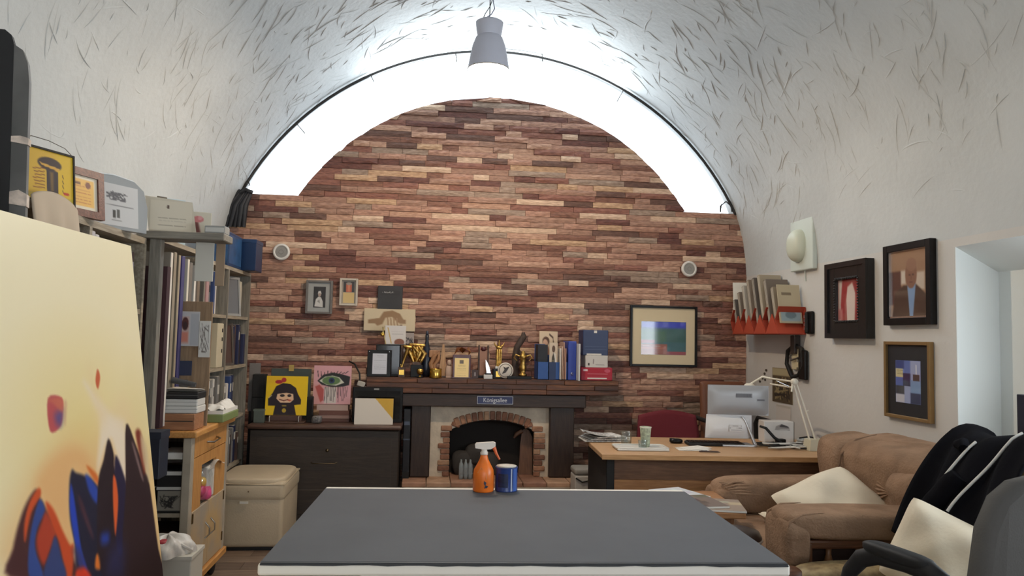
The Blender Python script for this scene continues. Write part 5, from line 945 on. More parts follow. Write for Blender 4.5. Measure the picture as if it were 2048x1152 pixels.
A.rc(.7, .32, .95, .46, (70, 64, 60)); A.text_lines(.05, .3, (.24, .28, .32), (120, 110, 90), .01); A.line([(.82, .1), (.84, .3)], .02, (230, 230, 230))
t = framed('blue collage print with a black mount in a thin golden frame', (0, 0, .425, .455), 0, .02, .03, mat('gilt', (150, 120, 78), .4, .5), A, name='framed_collage', cat='picture', mm=mat('mount_black', (30, 29, 32), .6), imgrect=(.2, .22, .8, .82)); onwall(t, 4.14, 1.02)
# wall uplight
t = thing('wall_sconce', 'white wall lamp with a curved shell on a rectangular plate', 'wall lamp', (WR, 5.36, 2.0)); t.rotation_euler = (0, 0, -PI/2); sc = mat('sconce_white', (206, 214, 206), .45)
MB().rbox((0, -.02, .2), (.34, .04, .4), .008, 2).build('plate', sc, t); MB().puff((-.03, -.04, .19), (.2, .17, .25), .85, 26, 16).build('shell', mat('sconce_shell', (204, 208, 190), .4), t); MB().tube([(.0, -.01, .0), (.0, -.004, -.08)], .004, 6).build('cable', sc, t)
# orange magazine holder
om = mat('orange_felt', (176, 70, 46), .6); omd = mat('orange_felt_side', (160, 58, 38), .65)
t = thing('magazine_rack', 'orange zigzag wall rack for magazines next to the brick wall', 'rack', (WR, 5.36, 1.52))
def zig(x0): return [(x0, 0), (x0+.045, .105), (x0-.005, .205)]
for k in range(5):
    y0 = .21*k; P_ = [(-.21, y0+.0), (-.02, y0+.0)]
    mb = MB()
    for (za, da), (zb2, db) in (((0, 0), (.105, .06)), ((.105, .06), (.205, 0))):
        mb.add([(-.215, y0+da, za), (-.005, y0+da, za), (-.005, y0+db, zb2), (-.215, y0+db, zb2), (-.215, y0+da+.008, za), (-.005, y0+da+.008, za), (-.005, y0+db+.008, zb2), (-.215, y0+db+.008, zb2)], [(0, 1, 2, 3), (7, 6, 5, 4), (0, 4, 5, 1), (3, 2, 6, 7), (0, 3, 7, 4), (1, 5, 6, 2)])
    mb.build('pocket', om if k == 0 else omd, t)
for k in range(4):
    y0 = .21*k; MB().prism([(y0, 0), (y0+.21, 0), (y0+.105, .15)], .006, M=TR(-.215, 0, 0) @ RZ(PI/2)).build('zigzag_front', om, t)
MB().b2((-.012, 0, 0), (-.002, .9, .2)).build('back_strip', omd, t); MB().b2((-.215, .0, -.004), (-.005, .87, .004)).build('floor_strip', omd, t)
rs = random.Random(17); mcs = [(150, 138, 120), (120, 110, 100), (168, 156, 136), (100, 92, 86), (140, 126, 112), (176, 170, 160), (128, 116, 104), (90, 84, 80)]
mlab = ['tan', 'grey', 'pale', 'charcoal', 'brown', 'white', 'taupe', 'dark grey']
for k in range(8):
    y = 5.40+.105*k; c = mcs[k]; h_ = (.36, .42, .46, .47, .44, .40, .35, .31)[k]+rs.uniform(-.02, .02)
    tt = thing('magazine', mlab[k]+' magazine bundle slotted in the orange wall rack', 'magazine', (WR-.105, y, 1.526), 0, 'magazines in the orange rack', (-.28, 0, 0))
    MB().rbox((-.0, .02, h_/2+.01), (.185, .04, h_), .003, 1).build('bundle', mat('mag_%d' % k, c, .7), tt)
    for j in range(3): MB().b2((-.094, .006+.012*j, .02), (-.092, .009+.012*j, h_)).build('page_edge', mat('mag_edge', (206, 198, 182), .8), tt)
A = Art(30, 40, (190, 178, 150)); A.rc(.05, .62, .95, .97, (150, 170, 180), .02); A.ell(.5, .8, .25, .1, (110, 130, 140)); A.rc(.15, .2, .6, .26, (130, 116, 96)); 
t = card('broad cream magazine with a pale blue panel at the near end of the orange rack', WR-.11, 5.37, 1.6, .18, .30, (196, 184, 156), 0, .2, 'magazine', 'magazine', None, A)
t = card('white sheet curling out of the far top of the orange rack', WR-.14, 6.2, 1.72, .14, .26, (220, 216, 206), -.3, .3, 'loose_sheet', 'paper')
# phone, bag and papers below the rack
t = thing('wall_phone', 'black wall phone handset right of the orange rack', 'phone', (WR, 5.27, 1.52)); t.rotation_euler = (0, 0, -PI/2); MB().rbox((0, -.015, .085), (.08, .03, .17), .012, 3).build('body', blk, t); MB().rbox((-.015, -.035, .085), (.03, .025, .16), .01, 2).build('handset', blkm, t)
for i in range(4): MB().b2((-.045, -.042, .03+.03*i), (-.04, -.04, .05+.03*i)).build('key', mat('key_grey', (150, 150, 150), .5), t)
t = thing('hanging_bag', 'black strap bag with a cream pouch hanging on the right wall', 'bag', (WR-.03, 5.42, 1.19))
MB().tube([(0, .12, .02), (0, .19, .1), (0, .17, .2), (0, .05, .25), (0, -.05, .22), (0, -.07, .1), (0, .0, .02), (0, .1, .0)], .016, 8, closed=True).build('strap', blkm, t); MB().rbox((.005, -.06, .1), (.03, .1, .22), .008, 2).build('body', blk, t); MB().rbox((.01, .07, .14), (.012, .1, .16), .004, 1).build('pouch', mat('pouch', (206, 194, 160), .7), t)
for z_ in (.06, .12): MB().b2((-.018, -.02, z_), (-.014, .0, z_+.02)).build('buckle', silver, t)
t = thing('black_bracket', 'dark bracket with hanging cable under the orange rack', 'bracket', (WR, 5.48, 1.36)); t.rotation_euler = (0, 0, -PI/2); MB().rbox((0, -.025, .08), (.07, .05, .14), .006, 2).build('box', mat('bracket_dark', (62, 54, 50), .5), t); MB().tube([(-.03, -.03, .02), (-.06, -.04, -.01), (-.02, -.05, -.04), (.05, -.03, -.02)], .007, 8).build('cable', mat('bracket_dark2', (90, 86, 82), .5), t)
A = Art(40, 50, (84, 70, 52)); rs = random.Random(41); [A.line([(rs.uniform(.1, .9), rs.uniform(.25, .95)) for _ in range(3)], .03, rs.choice([(130, 110, 76), (44, 36, 30), (150, 134, 96), (60, 50, 40)])) for i in range(26)]; A.rc(0, 0, 1, .22, (176, 164, 130), .01); A.rc(0, .21, 1, .24, (110, 96, 74), .01)
t = thing('wall_poster', 'brown tangled print pinned on the right wall behind the lamp arm', 'poster', (WR, 5.74, .975)); t.rotation_euler = (0, 0, -PI/2); MB().b2((-.17, -.004, 0), (.17, -.001, .275)).build('paper', mat('poster_paper', (150, 136, 108), .8), t); A.build('print', .335, .27, AM, t, TR(0, 0, .0025), -.0052)
t = thing('wall_decal', 'small dark floral drawing on the wall beside the brick edge', 'drawing', (WR, 6.1, 1.1)); t.rotation_euler = (0, 0, -PI/2)
for k, (x_, z_) in enumerate(((0, .05), (.04, .09), (-.05, .02), (.05, .04), (.07, .12))): MB().puff((x_, -.002, z_), (.04, .004, .022), .9, 10, 6).build('petal', mat('decal', (70, 62, 50), .7), t)
t = thing('white_paper_sheet', 'white sheet stuck on the wall below the brown print', 'paper', (WR, 5.72, .86)); t.rotation_euler = (0, 0, -PI/2); MB().b2((-.13, -.003, -.05), (.12, -.001, .1)).build('sheet', mat('sheet_wall', (206, 198, 190), .8), t); MB().b2((-.12, -.004, .08), (.11, -.003, .095)).build('tape', mat('sheet_tape', (190, 184, 172), .7), t)
# ================================================================== DESK
dt = wood('desk_top', (196, 158, 118), (178, 140, 102), 0, .45); dm = wood('desk_panel', (176, 126, 80), (154, 106, 66), 0, .5)
DA = -.06; DO = Vector((1.10, 4.53, 0))
t = thing('desk', 'office desk with pale wood top, brown modesty panel and black end panel', 'desk', DO, DA)
MB().rbox((.80, .42, .735), (1.66, .84, .03), .005, 2).build('top', dt, t); MB().b2((-.03, -.002, .719), (1.63, .0, .748)).build('front_edge', wood('desk_edge', (206, 158, 106), (186, 138, 88), 0), t)
MB().rbox((.035, .44, .36), (.05, .74, .718), .004, 1).build('end_panel', blkm, t); MB().rbox((1.575, .44, .36), (.05, .74, .718), .004, 1).build('end_panel', blkm, t)
MB().b2((.06, .09, .56), (1.55, .11, .719)).build('upper_panel', wood('desk_panel_dark', (120, 84, 58), (100, 68, 46), 0), t); MB().b2((.06, .07, .2), (1.55, .09, .585)).build('modesty_panel', dm, t)
DZ2 = .7515
def ond(px, py, z=DZ2): return at(px, py, Z=z)
# newspaper pile
t = thing('newspaper_pile', 'pile of newspapers on the left corner of the desk', 'newspapers', ond(1212, 884)+Vector((0, .1, 0)), .1)
for k in range(5): MB().rbox((.004*k, .006*(k % 2), .004+.007*k), (.3-.02*k, .22, .006), .001, 1, M=RZ(.06*k-.1)).build('newspaper', mat('news_%d' % (k % 2), ((206, 204, 200), (150, 148, 146))[k % 2], .8, var=.4, vs=60), t)
MB().grid(lambda u, v: (-.15+.2*u, -.12+.2*v, .036+.03*(1-u)**2+.006*math.sin(9*v)), 10, 8).build('curled_page', mat('news_print', (170, 168, 166), .8, var=.5, vs=80), t)
# tray with glass and cup
t = thing('serving_tray', 'white rounded tray on the desk', 'tray', ond(1283, 899)+Vector((0, .03, 0)), -.05); MB().rbox((0, 0, .006), (.33, .2, .012), .005, 2).build('base', mat('tray_white', (214, 212, 206), .35), t); MB().tube([(-.15, -.09, .014), (.15, -.09, .014), (.165, -.075, .014), (.165, .075, .014), (.15, .09, .014), (-.15, .09, .014), (-.165, .075, .014), (-.165, -.075, .014)], .006, 8, closed=True).build('rim', MATS['tray_white'], t)
TP = t.location
gls = thin_glass('glass_clear', (.88, .91, .91), .14)
t = thing('water_glass', 'short clear glass standing on the newspapers edge of the desk', 'glass', ond(1262, 896)+Vector((0, .12, 0))); MB().lathe([(0, 0), (.034, 0), (.038, .09), (.0355, .09), (.032, .008), (0, .008)], (0, 0, 0), 24, cap=False).build('tumbler', gls, t); MB().lathe([(0, .009), (.031, .009), (.0325, .03), (0, .03)], (0, 0, 0), 20, cap=False).build('water', thin_glass('water', (.86, .9, .9), .1), t)
t = thing('paper_cup', 'pale green printed paper cup on the white tray', 'cup', Vector((TP.x+.04, TP.y+.02, DZ2+.0125))); MB().lathe([(0, 0), (.027, 0), (.036, .12), (.038, .123), (.035, .123), (.026, .004), (0, .004)], (0, 0, 0), 24, cap=False).build('cup', mat('cup_green', (196, 206, 180), .6, var=.35, vs=60), t); MB().lathe([(.0365, .119), (.0395, .123), (.0365, .127)], (0, 0, 0), 24, cap=False).build('rim', mat('cup_rim', (222, 222, 208), .5), t)
t = thing('water_glass', 'low clear glass in front of the paper cup on the tray', 'glass', Vector((TP.x+.0, TP.y-.055, DZ2+.0125))); MB().lathe([(0, 0), (.026, 0), (.03, .05), (.028, .05), (.025, .006), (0, .006)], (0, 0, 0), 22, cap=False).build('tumbler', gls, t); MB().lathe([(0, .007), (.024, .007), (.025, .02), (0, .02)], (0, 0, 0), 20, cap=False).build('water', MATS['water'], t)
# computer
mon = ond(1490, 900); sil = mat('aluminium', (164, 165, 168), .45, .3)
t = thing('computer', 'silver all in one computer seen from behind on the desk', 'computer', Vector((2.10, 4.93, DZ2)), -.12)
b = MB(); b.grid(lambda u, v: (-.205+.41*u, -.03*(1-(2*u-1)**4)*(1-(2*v-1)**4)-.002, .205+.2*v), 20, 12); b.b2((-.205, -.003, .205), (.205, .012, .405)); b.build('back_shell', sil, t)
b = MB(); b.grid(lambda u, v: (-.215+.30*u-.012*(1-v), -.034*math.sin(PI*min(1, v*.9+.1))*(1-(2*u-1)**6)-.012*(1-v), .05+.155*v), 20, 12); b.b2((-.21, -.004, .06), (.09, .012, .206)); b.build('chin', mat('chin_white', (216, 216, 218), .35), t)
MB().tube([(.02, -.02, .2), (.04, -.025, .17), (.1, -.04, .02), (.105, -.05, .008), (.08, -.055, .005), (-.12, -.06, .005)], [.006, .008, .012, .012, .01, .009], 8).build('stand', mat('stand_silver', (190, 190, 192), .3, .7), t); MB().rbox((0, .03, .004), (.2, .17, .008), .003, 2).build('foot', mat('stand_silver', (190, 190, 192), .3, .7), t)
A = Art(30, 10, (120, 122, 128)); rs = random.Random(2); [A.line([(.05+.07*i, .2), (.05+.07*i, .8)], .02, (80, 82, 90)) for i in range(13)]; A.build('sticker', .11, .028, AM, t, TR(.03, -.034, .325)); A.build('sticker', .05, .012, AM, t, TR(.145, -.032, .305))
A = Art(30, 16, (214, 214, 216)); [A.line([(rs.uniform(0, 1), .2+.3*(i % 3)), (rs.uniform(0, 1), .2+.3*(i % 3))], .05, (100, 100, 104)) for i in range(9)]; A.build('label', .085, .045, AM, t, TR(-.03, -.0495, .1))
t = thing('keyboard', 'black keyboard lying in front of the computer', 'keyboard', ond(1420, 890)+Vector((.03, .0, 0)), -.1); MB().rbox((0, 0, .01), (.38, .12, .02), .004, 1, M=None).build('case', blkm, t)
for j in range(4):
    for i in range(12): MB().b2((-.18+.03*i, -.05+.026*j, .02), (-.155+.03*i, -.03+.026*j, .025)).build('key', blk, t)
t = thing('computer_mouse', 'black mouse left of the keyboard', 'mouse', ond(1352, 886)); MB().puff((0, 0, .014), (.09, .06, .034), .7, 20, 10).build('shell', blk, t); MB().b2((-.045, -.003, .024), (-.01, .003, .0325)).build('wheel', blkm, t)
t = thing('desk_papers', 'loose white papers under the keyboard edge', 'papers', ond(1385, 899), .2)
for k in range(3): MB().rbox((.02*k, .02*k, .001+.002*k), (.2, .12, .0015), .0004, 1, M=RZ(.3*k-.3)).build('sheet', whp, t)
t = thing('pen', 'dark pen on the front of the desk', 'pen', ond(1418, 905)); MB().tube([(-.06, .01, .006), (.05, -.01, .006), (.07, -.014, .004)], [.005, .005, .001], 8).build('barrel', mat('pen_dark', (70, 54, 48), .4), t); MB().tube([(-.05, .012, .012), (-.01, .004, .012)], .0015, 6).build('clip', silver, t)
A = Art(36, 26, (212, 210, 208)); A.poly([(.1, .8), (.15, .45), (.5, .2), (.9, .5), (.95, .8)], (150, 146, 144), .02); A.poly([(.35, .55), (.45, .22), (.8, .42), (.9, .62)], (70, 66, 68), .02); A.line([(.1, .85), (.95, .9)], .03, (90, 86, 88))
t = boxthing('product_carton', 'white carton printed with a shoe like drawing behind the computer', 'box', Vector((2.46, 5.12, DZ2)), (.21, .12, .15), mat('carton_white', (214, 212, 210), .6), rz=-.1); A.build('print', .12, .06, AM, t, TR(.02, 0, .085), -.0612); MB().b2((.105, -.06, 0), (.107, .06, .15)).build('side', mat('carton_grey', (120, 116, 110), .6), t)
t = thing('cable_coil', 'tangled black and white cables on the right of the desk', 'cables', Vector((2.42, 4.85, DZ2)))
rs = random.Random(5)
for k in range(6):
    P_ = [Vector((rs.uniform(-.2, .18), rs.uniform(-.12, .1), .008+rs.uniform(0, .02))) for _ in range(7)]; pts = []
    for i in range(len(P_)-1):
        for s_ in range(4):
            tt_ = s_/4; p0 = P_[max(0, i-1)]; p1 = P_[i]; p2 = P_[i+1]; p3 = P_[min(len(P_)-1, i+2)]; pts.append(.5*((2*p1)+(p2-p0)*tt_+(2*p0-5*p1+4*p2-p3)*tt_**2+(3*p1-p0-3*p2+p3)*tt_**3))
    MB().tube([Vector((p.x, p.y, max(.005, p.z))) for p in pts], .0045, 6).build('cable', blkm if k % 3 else wht, t)
t = thing('power_adapter', 'black camera strap and adapter leaning against the white carton', 'adapter', Vector((2.36, 5.0, DZ2))); MB().tube([(-.06, .03, .12), (-.03, .0, .11), (.02, -.02, .05), (.06, -.03, .02), (.08, -.02, .006)], [.008, .01, .01, .012, .006], 8).build('strap', blkm, t); MB().rbox((.07, -.01, .02), (.06, .05, .04), .006, 2).build('adapter', blk, t)
t = thing('white_charger', 'pile of small white chargers near the lamp base', 'chargers', Vector((2.61, 4.98, DZ2))); MB().rbox((0, 0, .012), (.12, .06, .024), .006, 2).build('block', wht, t); MB().rbox((-.01, .0, .035), (.1, .05, .02), .006, 2, M=RZ(.3)).build('upper_block', wht, t); MB().tube([(-.06, -.02, .05), (0, -.03, .06), (.06, 0, .05)], .006, 6).build('lead', blkm, t)
# desk lamp
lw = mat('lamp_white', (222, 216, 200), .4)
t = thing('desk_lamp', 'white balanced arm desk lamp clamped to the right end of the desk', 'lamp', Vector((2.56, 4.75, DZ2))); MB().add([(-.07, -.05, 0), (.07, -.05, 0), (.07, .05, 0), (-.07, .05, 0), (-.06, -.045, .07), (.06, -.045, .07), (.06, .045, .07), (-.06, .045, .07)], [(0, 3, 2, 1), (4, 5, 6, 7), (0, 1, 5, 4), (1, 2, 6, 5), (2, 3, 7, 6), (3, 0, 4, 7)]).build('base', mat('lamp_base', (206, 200, 176), .5), t); MB().tube([(.035, -.052, .04), (.04, -.06, .03), (.045, -.055, .02)], .004, 6).build('switch', blk, t)
e1 = (-.15, 0, .445)
for dx in (-.04, .0): MB().tube([(dx-.005, 0, .06), (e1[0]+dx*.55+.01, 0, e1[2])], .0065, 8).build('lower_arm', lw, t)
MB().tube([(-.075, 0, .25), (-.052, 0, .26)], .005, 6).build('cross_link', lw, t); MB().lathe([(0, -.012), (.022, -.012), (.022, .012), (0, .012)], (-.15, 0, .445), 16, M=RX(PI/2), cap=False).build('elbow', lw, t)
LB = Vector((2.56, 4.75, DZ2)); h1 = at(1541, 757, Y=5.12)-LB; h2 = at(1541, 768, Y=5.12)-LB
MB().tube([(-.15, 0, .445), h1], .0065, 8).build('upper_arm', lw, t); MB().tube([(-.15, 0, .405), h2], .0065, 8).build('upper_arm', lw, t)
MB().tube([(-.165, .04, .41), (-.2, .15, .44)], .004, 6).build('spring', silver, t); MB().tube([(-.165, 0, .43), (-.175, -.01, .38)], .006, 6).build('wing_nut', lw, t)
hd = h1+Vector((-.12, .08, -.1)); MB().lathe([(.02, .06), (.035, .05), (.05, .0), (.07, -.05), (.065, -.05), (.045, 0), (.02, .05)], hd, 24, cap=False).build('shade', lw, t); MB().tube([h1, h1+Vector((-.04, .04, .01)), hd+Vector((0, 0, .05))], .008, 6).build('neck', lw, t)
MB().b2((.05, -.06, -.07), (.09, -.02, .0)).build('clamp', lw, t)
# chairs behind the desk
rd = mat('red_fabric', (112, 32, 44), .8, bump=.1, bs=200)
t = thing('red_chair', 'dark red upholstered chair behind the desk', 'chair', (1.91, 5.6, 0), .03); t.scale = (1.12, 1, 1)
MB().puff((0, .0, .46), (.46, .44, .1), .35, 28, 12).build('seat', rd, t)
b = MB(); b.grid(lambda u, v: ((-.23+.46*u)*(1-.1*v*v), .2+.06*v-.05*(1-(2*u-1)**2)*0-.03, .52+(.34+.04*math.sin(PI*u))*v), 20, 12); o = b.build('backrest', rd, t); o.modifiers.new('thickness', 'SOLIDIFY').thickness = .05
for x_ in (-.19, .19):
    for y_ in (-.18, .18): MB().tube([(x_, y_, .43), (x_*1.05, y_*1.05, 0)], .014, 8).build('leg', blkm, t)
MB().b2((-.02, .17, .42), (.02, .2, .55)).build('bracket', blkm, t)
lb = mat('brown_leather', (120, 76, 54), .5)
t = thing('leather_chair', 'brown backed armchair with black armrest behind the computer', 'chair', (2.46, 5.84, 0), .05)
MB().puff((0, 0, .48), (.48, .46, .1), .35, 28, 12).build('seat', lb, t); MB().rbox((0, .21, .82), (.4, .06, .6), .03, 4, M=RX(-.08)).build('backrest', lb, t)
for x_ in (-.27, .27): MB().tube([(x_, .16, .55), (x_, .18, .78), (x_, .14, .83), (x_, -.15, .82), (x_, -.18, .79), (x_, -.17, .5), (x_*.8, -.1, .46)], .018, 8).build('armrest', blkm, t)
MB().tube([(0, 0, .43), (0, 0, .1)], .03, 12).build('column', blkm, t)
for k in range(5): MB().tube([(0, 0, .1), (.28*math.cos(k*1.2566), .28*math.sin(k*1.2566), .04)], [.025, .015], 8).build('base_arm', blkm, t); MB().puff((.27*math.cos(k*1.2566), .27*math.sin(k*1.2566), .025), (.05, .05, .05), .9, 10, 8).build('castor', blkm, t)
# ================================================================== SEATING ON THE RIGHT
bs_ = mat('brown_suede', (150, 122, 100), .95, var=.22, vs=7, bump=.5, bs=90, spec=.1)
t = thing('armchair', 'plump brown suede armchair with turned wooden spindles in its side', 'armchair', (2.15, 3.75, 0))
sp = mat('suede_seam', (112, 88, 70), .95)
def pad(nm, c, d, e, M=None, seed=1, fold=.02): return MB().puff(c, d, e, 72, 40, M=M, wob=.008, seed=seed, fold=fold).build(nm, bs_, t)
pad('seat_cushion', (-.08, 0, .38), (1.0, .74, .24), .32)
pad('front_pad', (-.43, 0, .3), (.26, .72, .38), .4, None, 3)
pad('backrest', (.36, -.02, .66), (.40, .92, .58), .42, RY(-.18), 4, .03)
bo = pad('back_bolster', (.27, .36, .745), (.30, .3, .40), .5, RY(-.1), 6, .03); pad('back_bolster', (.26, -.34, .68), (.32, .28, .36), .5, RY(-.1), 9, .03)
pad('arm_pad', (-.06, .45, .58), (.90, .24, .2), .42, None, 5); pad('arm_pad', (-.14, -.47, .645), (.86, .26, .125), .42, RY(.02), 7)
pad('arm_front', (-.52, -.46, .575), (.12, .25, .22), .5, None, 8, .03); pad('arm_front', (-.46, .45, .5), (.14, .25, .26), .5, None, 2, .03)
# pleats gathered where the arms and the back are sewn
for k in range(7):
    y_ = .38-.03*k; MB().tube([(-.50, y_+.0, .66-.004*k), (-.44, y_, .672-.01*abs(k-2)), (-.34-.02*(k % 3), y_, .675-.012*abs(k-2))], [.003, .007, .001], 6).build('pleat', bs_, t)
for k in range(7):
    y_ = -.57+.035*k; MB().tube([(-.575, y_, .62), (-.56, y_, .67), (-.5, y_, .702), (-.4-.03*(k % 2), y_, .709)], [.002, .007, .006, .001], 6).build('pleat', bs_, t)
for k in range(8):
    a_ = -.5+.22*k; MB().tube([(.155, -.2+.03*math.cos(a_), .72+.03*math.sin(a_)), (.152, -.2+.11*math.cos(a_), .72+.1*math.sin(a_)), (.175, -.2+.2*math.cos(a_), .72+.17*math.sin(a_))], [.002, .008, .001], 6).build('pleat', bs_, t)
MB().tube([(-.52, .325, .47), (-.4, .33, .49), (.2, .335, .50)], .005, 6).build('seam', sp, t); MB().tube([(-.56, -.345, .66), (-.4, -.343, .668), (.25, -.345, .66)], .005, 6).build('seam', sp, t)
MB().tube([(.13, .215, .58), (.105, .215, .7), (.13, .215, .84), (.22, .215, .925), (.34, .215, .95)], .006, 6).build('seam', sp, t)
aw = wood('chair_wood', (104, 66, 44), (80, 50, 34), 0, .4); awz = wood('chair_wood_z', (112, 74, 50), (86, 56, 38), 2, .4)
for s_ in (-1, 1):
    y_ = s_*.53
    MB().rbox((-.08, y_, .57), (.8, .07, .04), .01, 2).build('arm_rail', aw, t); MB().rbox((-.08, y_, .12), (.8, .06, .08), .008, 1).build('bottom_rail', aw, t); MB().rbox((-.5, y_, .29), (.1, .075, .58), .01, 2).build('front_post', awz, t); MB().rbox((.34, y_, .3), (.08, .07, .6), .008, 1).build('rear_post', awz, t)
    for x_ in (-.36, -.22, -.06, .1, .22): MB().lathe([(.012, .16), (.02, .18), (.012, .2), (.014, .26), (.024, .33), (.014, .4), (.012, .44), (.02, .49), (.012, .52), (.014, .555)], (x_, y_, 0), 14).build('spindle', mat('spindle_wood', (132, 92, 62), .3), t)
    MB().b2((-.46, y_-s_*.03-.004, .14), (.32, y_-s_*.03+.004, .56)).build('side_panel', mat('side_dark', (52, 34, 28), .7), t)
MB().b2((-.5, -.5, .02), (.34, .5, .2)).build('base', mat('side_dark', (52, 34, 28), .7), t)
wp = mat('white_cushion', (226, 214, 192), .8, bump=.12, bs=60)
t = thing('throw_pillow', 'cream throw pillow lying tilted on the brown armchair', 'pillow', (2.08, 3.68, .62)); MB().pillow(.5, .42, .17, M=RZ(.25) @ RY(-.28) @ RX(-1.0)).build('cover', wp, t); MB().tube([RZ(.25) @ RY(-.28) @ RX(-1.0) @ Vector(p) for p in ((-.22, 0, -.19), (0, 0, -.195), (.22, 0, -.19), (.24, 0, 0), (.22, 0, .19), (0, 0, .195), (-.22, 0, .19), (-.24, 0, 0))], .004, 6, closed=True).build('seam', wp, t)
t = thing('throw_pillow', 'flat cream pillow underneath the tilted one on the brown armchair', 'pillow', (1.92, 3.72, .525)); MB().pillow(.3, .4, .07, M=RX(-PI/2) @ RZ(.1)).build('cover', wp, t); MB().tube([RX(-PI/2) @ RZ(.1) @ Vector(p) for p in ((-.13, 0, -.18), (.13, 0, -.18), (.13, 0, .18), (-.13, 0, .18))], .004, 6, closed=True).build('seam', wp, t)
# gold brocade sofa
bm = mat('gold_brocade', (176, 156, 116), .6, var=.45, vs=22, c2=(128, 108, 78), bump=.2, bs=40)
t = thing('brocade_armchair', 'beige gold brocade armchair with carved wooden arm tip at the right', 'armchair', (2.2, 2.72, 0))
MB().puff((-.1, 0, .4), (.86, .66, .2), .4, 32, 14).build('seat_cushion', bm, t); MB().puff((.30, -.05, .7), (.26, .92, .66), .5, 36, 20, M=RY(-.06), wob=.015, seed=4).build('backrest', bm, t); MB().puff((.24, .30, .86), (.22, .24, .26), .8, 24, 14, wob=.02, seed=3).build('back_ear', bm, t)
for s_ in (-1, 1):
    MB().puff((-.28, s_*.39-.04, .465), (.72, .19, .12), .55, 30, 14, wob=.015, seed=5).build('arm_pad', bm, t); MB().rbox((-.26, s_*.39-.04, .39), (.74, .12, .06), .015, 2).build('arm_frame', aw, t); MB().puff((-.65, s_*.39-.03, .445), (.1, .12, .13), .7, 16, 10).build('arm_scroll', aw, t)
    MB().rbox((-.56, s_*.39-.04, .185), (.07, .08, .37), .01, 2).build('front_leg', aw, t); MB().rbox((.3, s_*.36-.04, .2), (.07, .07, .4), .008, 1).build('rear_leg', aw, t)
MB().rbox((-.12, 0, .27), (.84, .68, .08), .01, 2).build('seat_frame', aw, t)
# jacket over the back of it
def jk(u, v):       # u across (Y), v from behind over the top and down the front
    y = 2.62+.50*u+.05*math.sin(3*v)-.06*v*(1-u)
    if v < .3: k = v/.3; x = 2.66-.14*k; z = .78+.28*k
    elif v < .45: k = (v-.3)/.15; x = 2.52-.18*k; z = 1.06+.035*math.sin(PI*k)+.0*k
    else: k = (v-.45)/.55; x = 2.34-.28*k**.8; z = 1.055-.42*k
    f = .022*math.sin(11*u+2*v)*min(1, v*3)+.014*math.sin(23*u+5*v)
    return Vector((x-f-.02, y, z+.02*math.sin(7*u)*(1 if v < .45 else 1-.3*v)-.04*abs(u-.5)*0))
jm = mat('jacket_black', (13, 13, 18), .95, bump=.15, bs=60, spec=.1)
t = thing('track_jacket', 'black track jacket with white piping thrown over the brocade armchair', 'jacket', (0, 0, 0))
o = MB().grid(jk, 40, 40).build('body', jm, t); o.modifiers.new('thickness', 'SOLIDIFY').thickness = .012
def off(p, d=.012): return Vector((p.x-d, p.y-d*.3, p.z+d*.3))
for u0, u1, v0, v1 in ((.62, .78, .44, .99), (.3, .46, .4, .8)): MB().tube([off(jk(u0+(u1-u0)*i/20, v0+(v1-v0)*i/20)) for i in range(21)], .006, 6).build('piping', mat('piping_white', (206, 204, 198), .6), t)
MB().tube([off(jk(.5+.03*i, .62+.03*i), .01) for i in range(9)], [.035, .045, .05, .05, .048, .045, .04, .035, .03], 12).build('sleeve', jm, t)
MB().tube([Vector((2.36, 2.72, 1.09)), Vector((2.45, 2.6, 1.06)), Vector((2.56, 2.48, 1.02)), Vector((2.62, 2.4, .95))], [.06, .055, .05, .04], 12).build('sleeve', jm, t); MB().tube([off(jk(.66, .48), .02), off(jk(.7, .46), .02), off(jk(.76, .47), .02)], [.02, .03, .015], 8).build('collar', jm, t)
t = thing('throw_pillow', 'cream pillow standing on the brocade armchair behind the office chair', 'pillow', (1.98, 2.74, .64)); MB().pillow(.36, .34, .15, M=RZ(-.9) @ RY(.35) @ RX(-.25), seed=4).build('cover', wp, t); MB().tube([RZ(-.9) @ RY(.35) @ RX(-.25) @ Vector(p) for p in ((-.16, 0, -.15), (.16, 0, -.15), (.16, 0, .15), (-.16, 0, .15))], .004, 6, closed=True).build('seam', wp, t)
# dark navy board in the recess
t = thing('navy_board', 'dark navy board standing at the wall recess behind the brocade armchair', 'board', (2.71, 2.85, 0)); MB().rbox((0, 0, .62), (.03, .7, 1.24), .003, 1).build('panel', mat('navy_panel', (26, 30, 48), .5), t); MB().b2((-.018, -.35, 0), (-.015, .35, .04)).build('foot_strip', blkm, t)
# office chair
og = mat('office_grey', (78, 76, 74), .8, bump=.1, bs=200)
th = PI+.2
t = thing('office_chair', 'dark grey office chair with black plastic armrests at the right edge', 'chair', (1.49, 1.965, 0), th); t.scale = (.95, .95, 1.035)
MB().puff((0, 0, .5), (.48, .46, .09), .35, 28, 12).build('seat', og, t)
pts = [(-.2, .64), (.2, .64), (.225, .72), (.23, .86), (.21, .98), (.17, 1.05), (.11, 1.085), (0, 1.1), (-.11, 1.085), (-.17, 1.05), (-.21, .98), (-.23, .86), (-.225, .72)]
b = MB(); n_ = len(pts)
for (dy, k) in ((.19, .93), (.2, 1), (.24, 1), (.255, .93)): b.v += [(x*k, dy+.12*(z-.86)**2+.1*(z-.64)*.3, .86+(z-.86)*k) for x, z in pts]
for j in range(3):
    for i in range(n_): b.f.append((j*n_+i, j*n_+(i+1) % n_, (j+1)*n_+(i+1) % n_, (j+1)*n_+i)); b.m.append(0); b.s.append(True)
b.f += [list(reversed(range(n_))), [3*n_+i for i in range(n_)]]; b.m += [0, 0]; b.s += [False, False]
b.build('backrest', og, t); MB().rbox((0, .24, .56), (.08, .03, .3), .006, 1).build('back_bracket', blkm, t)
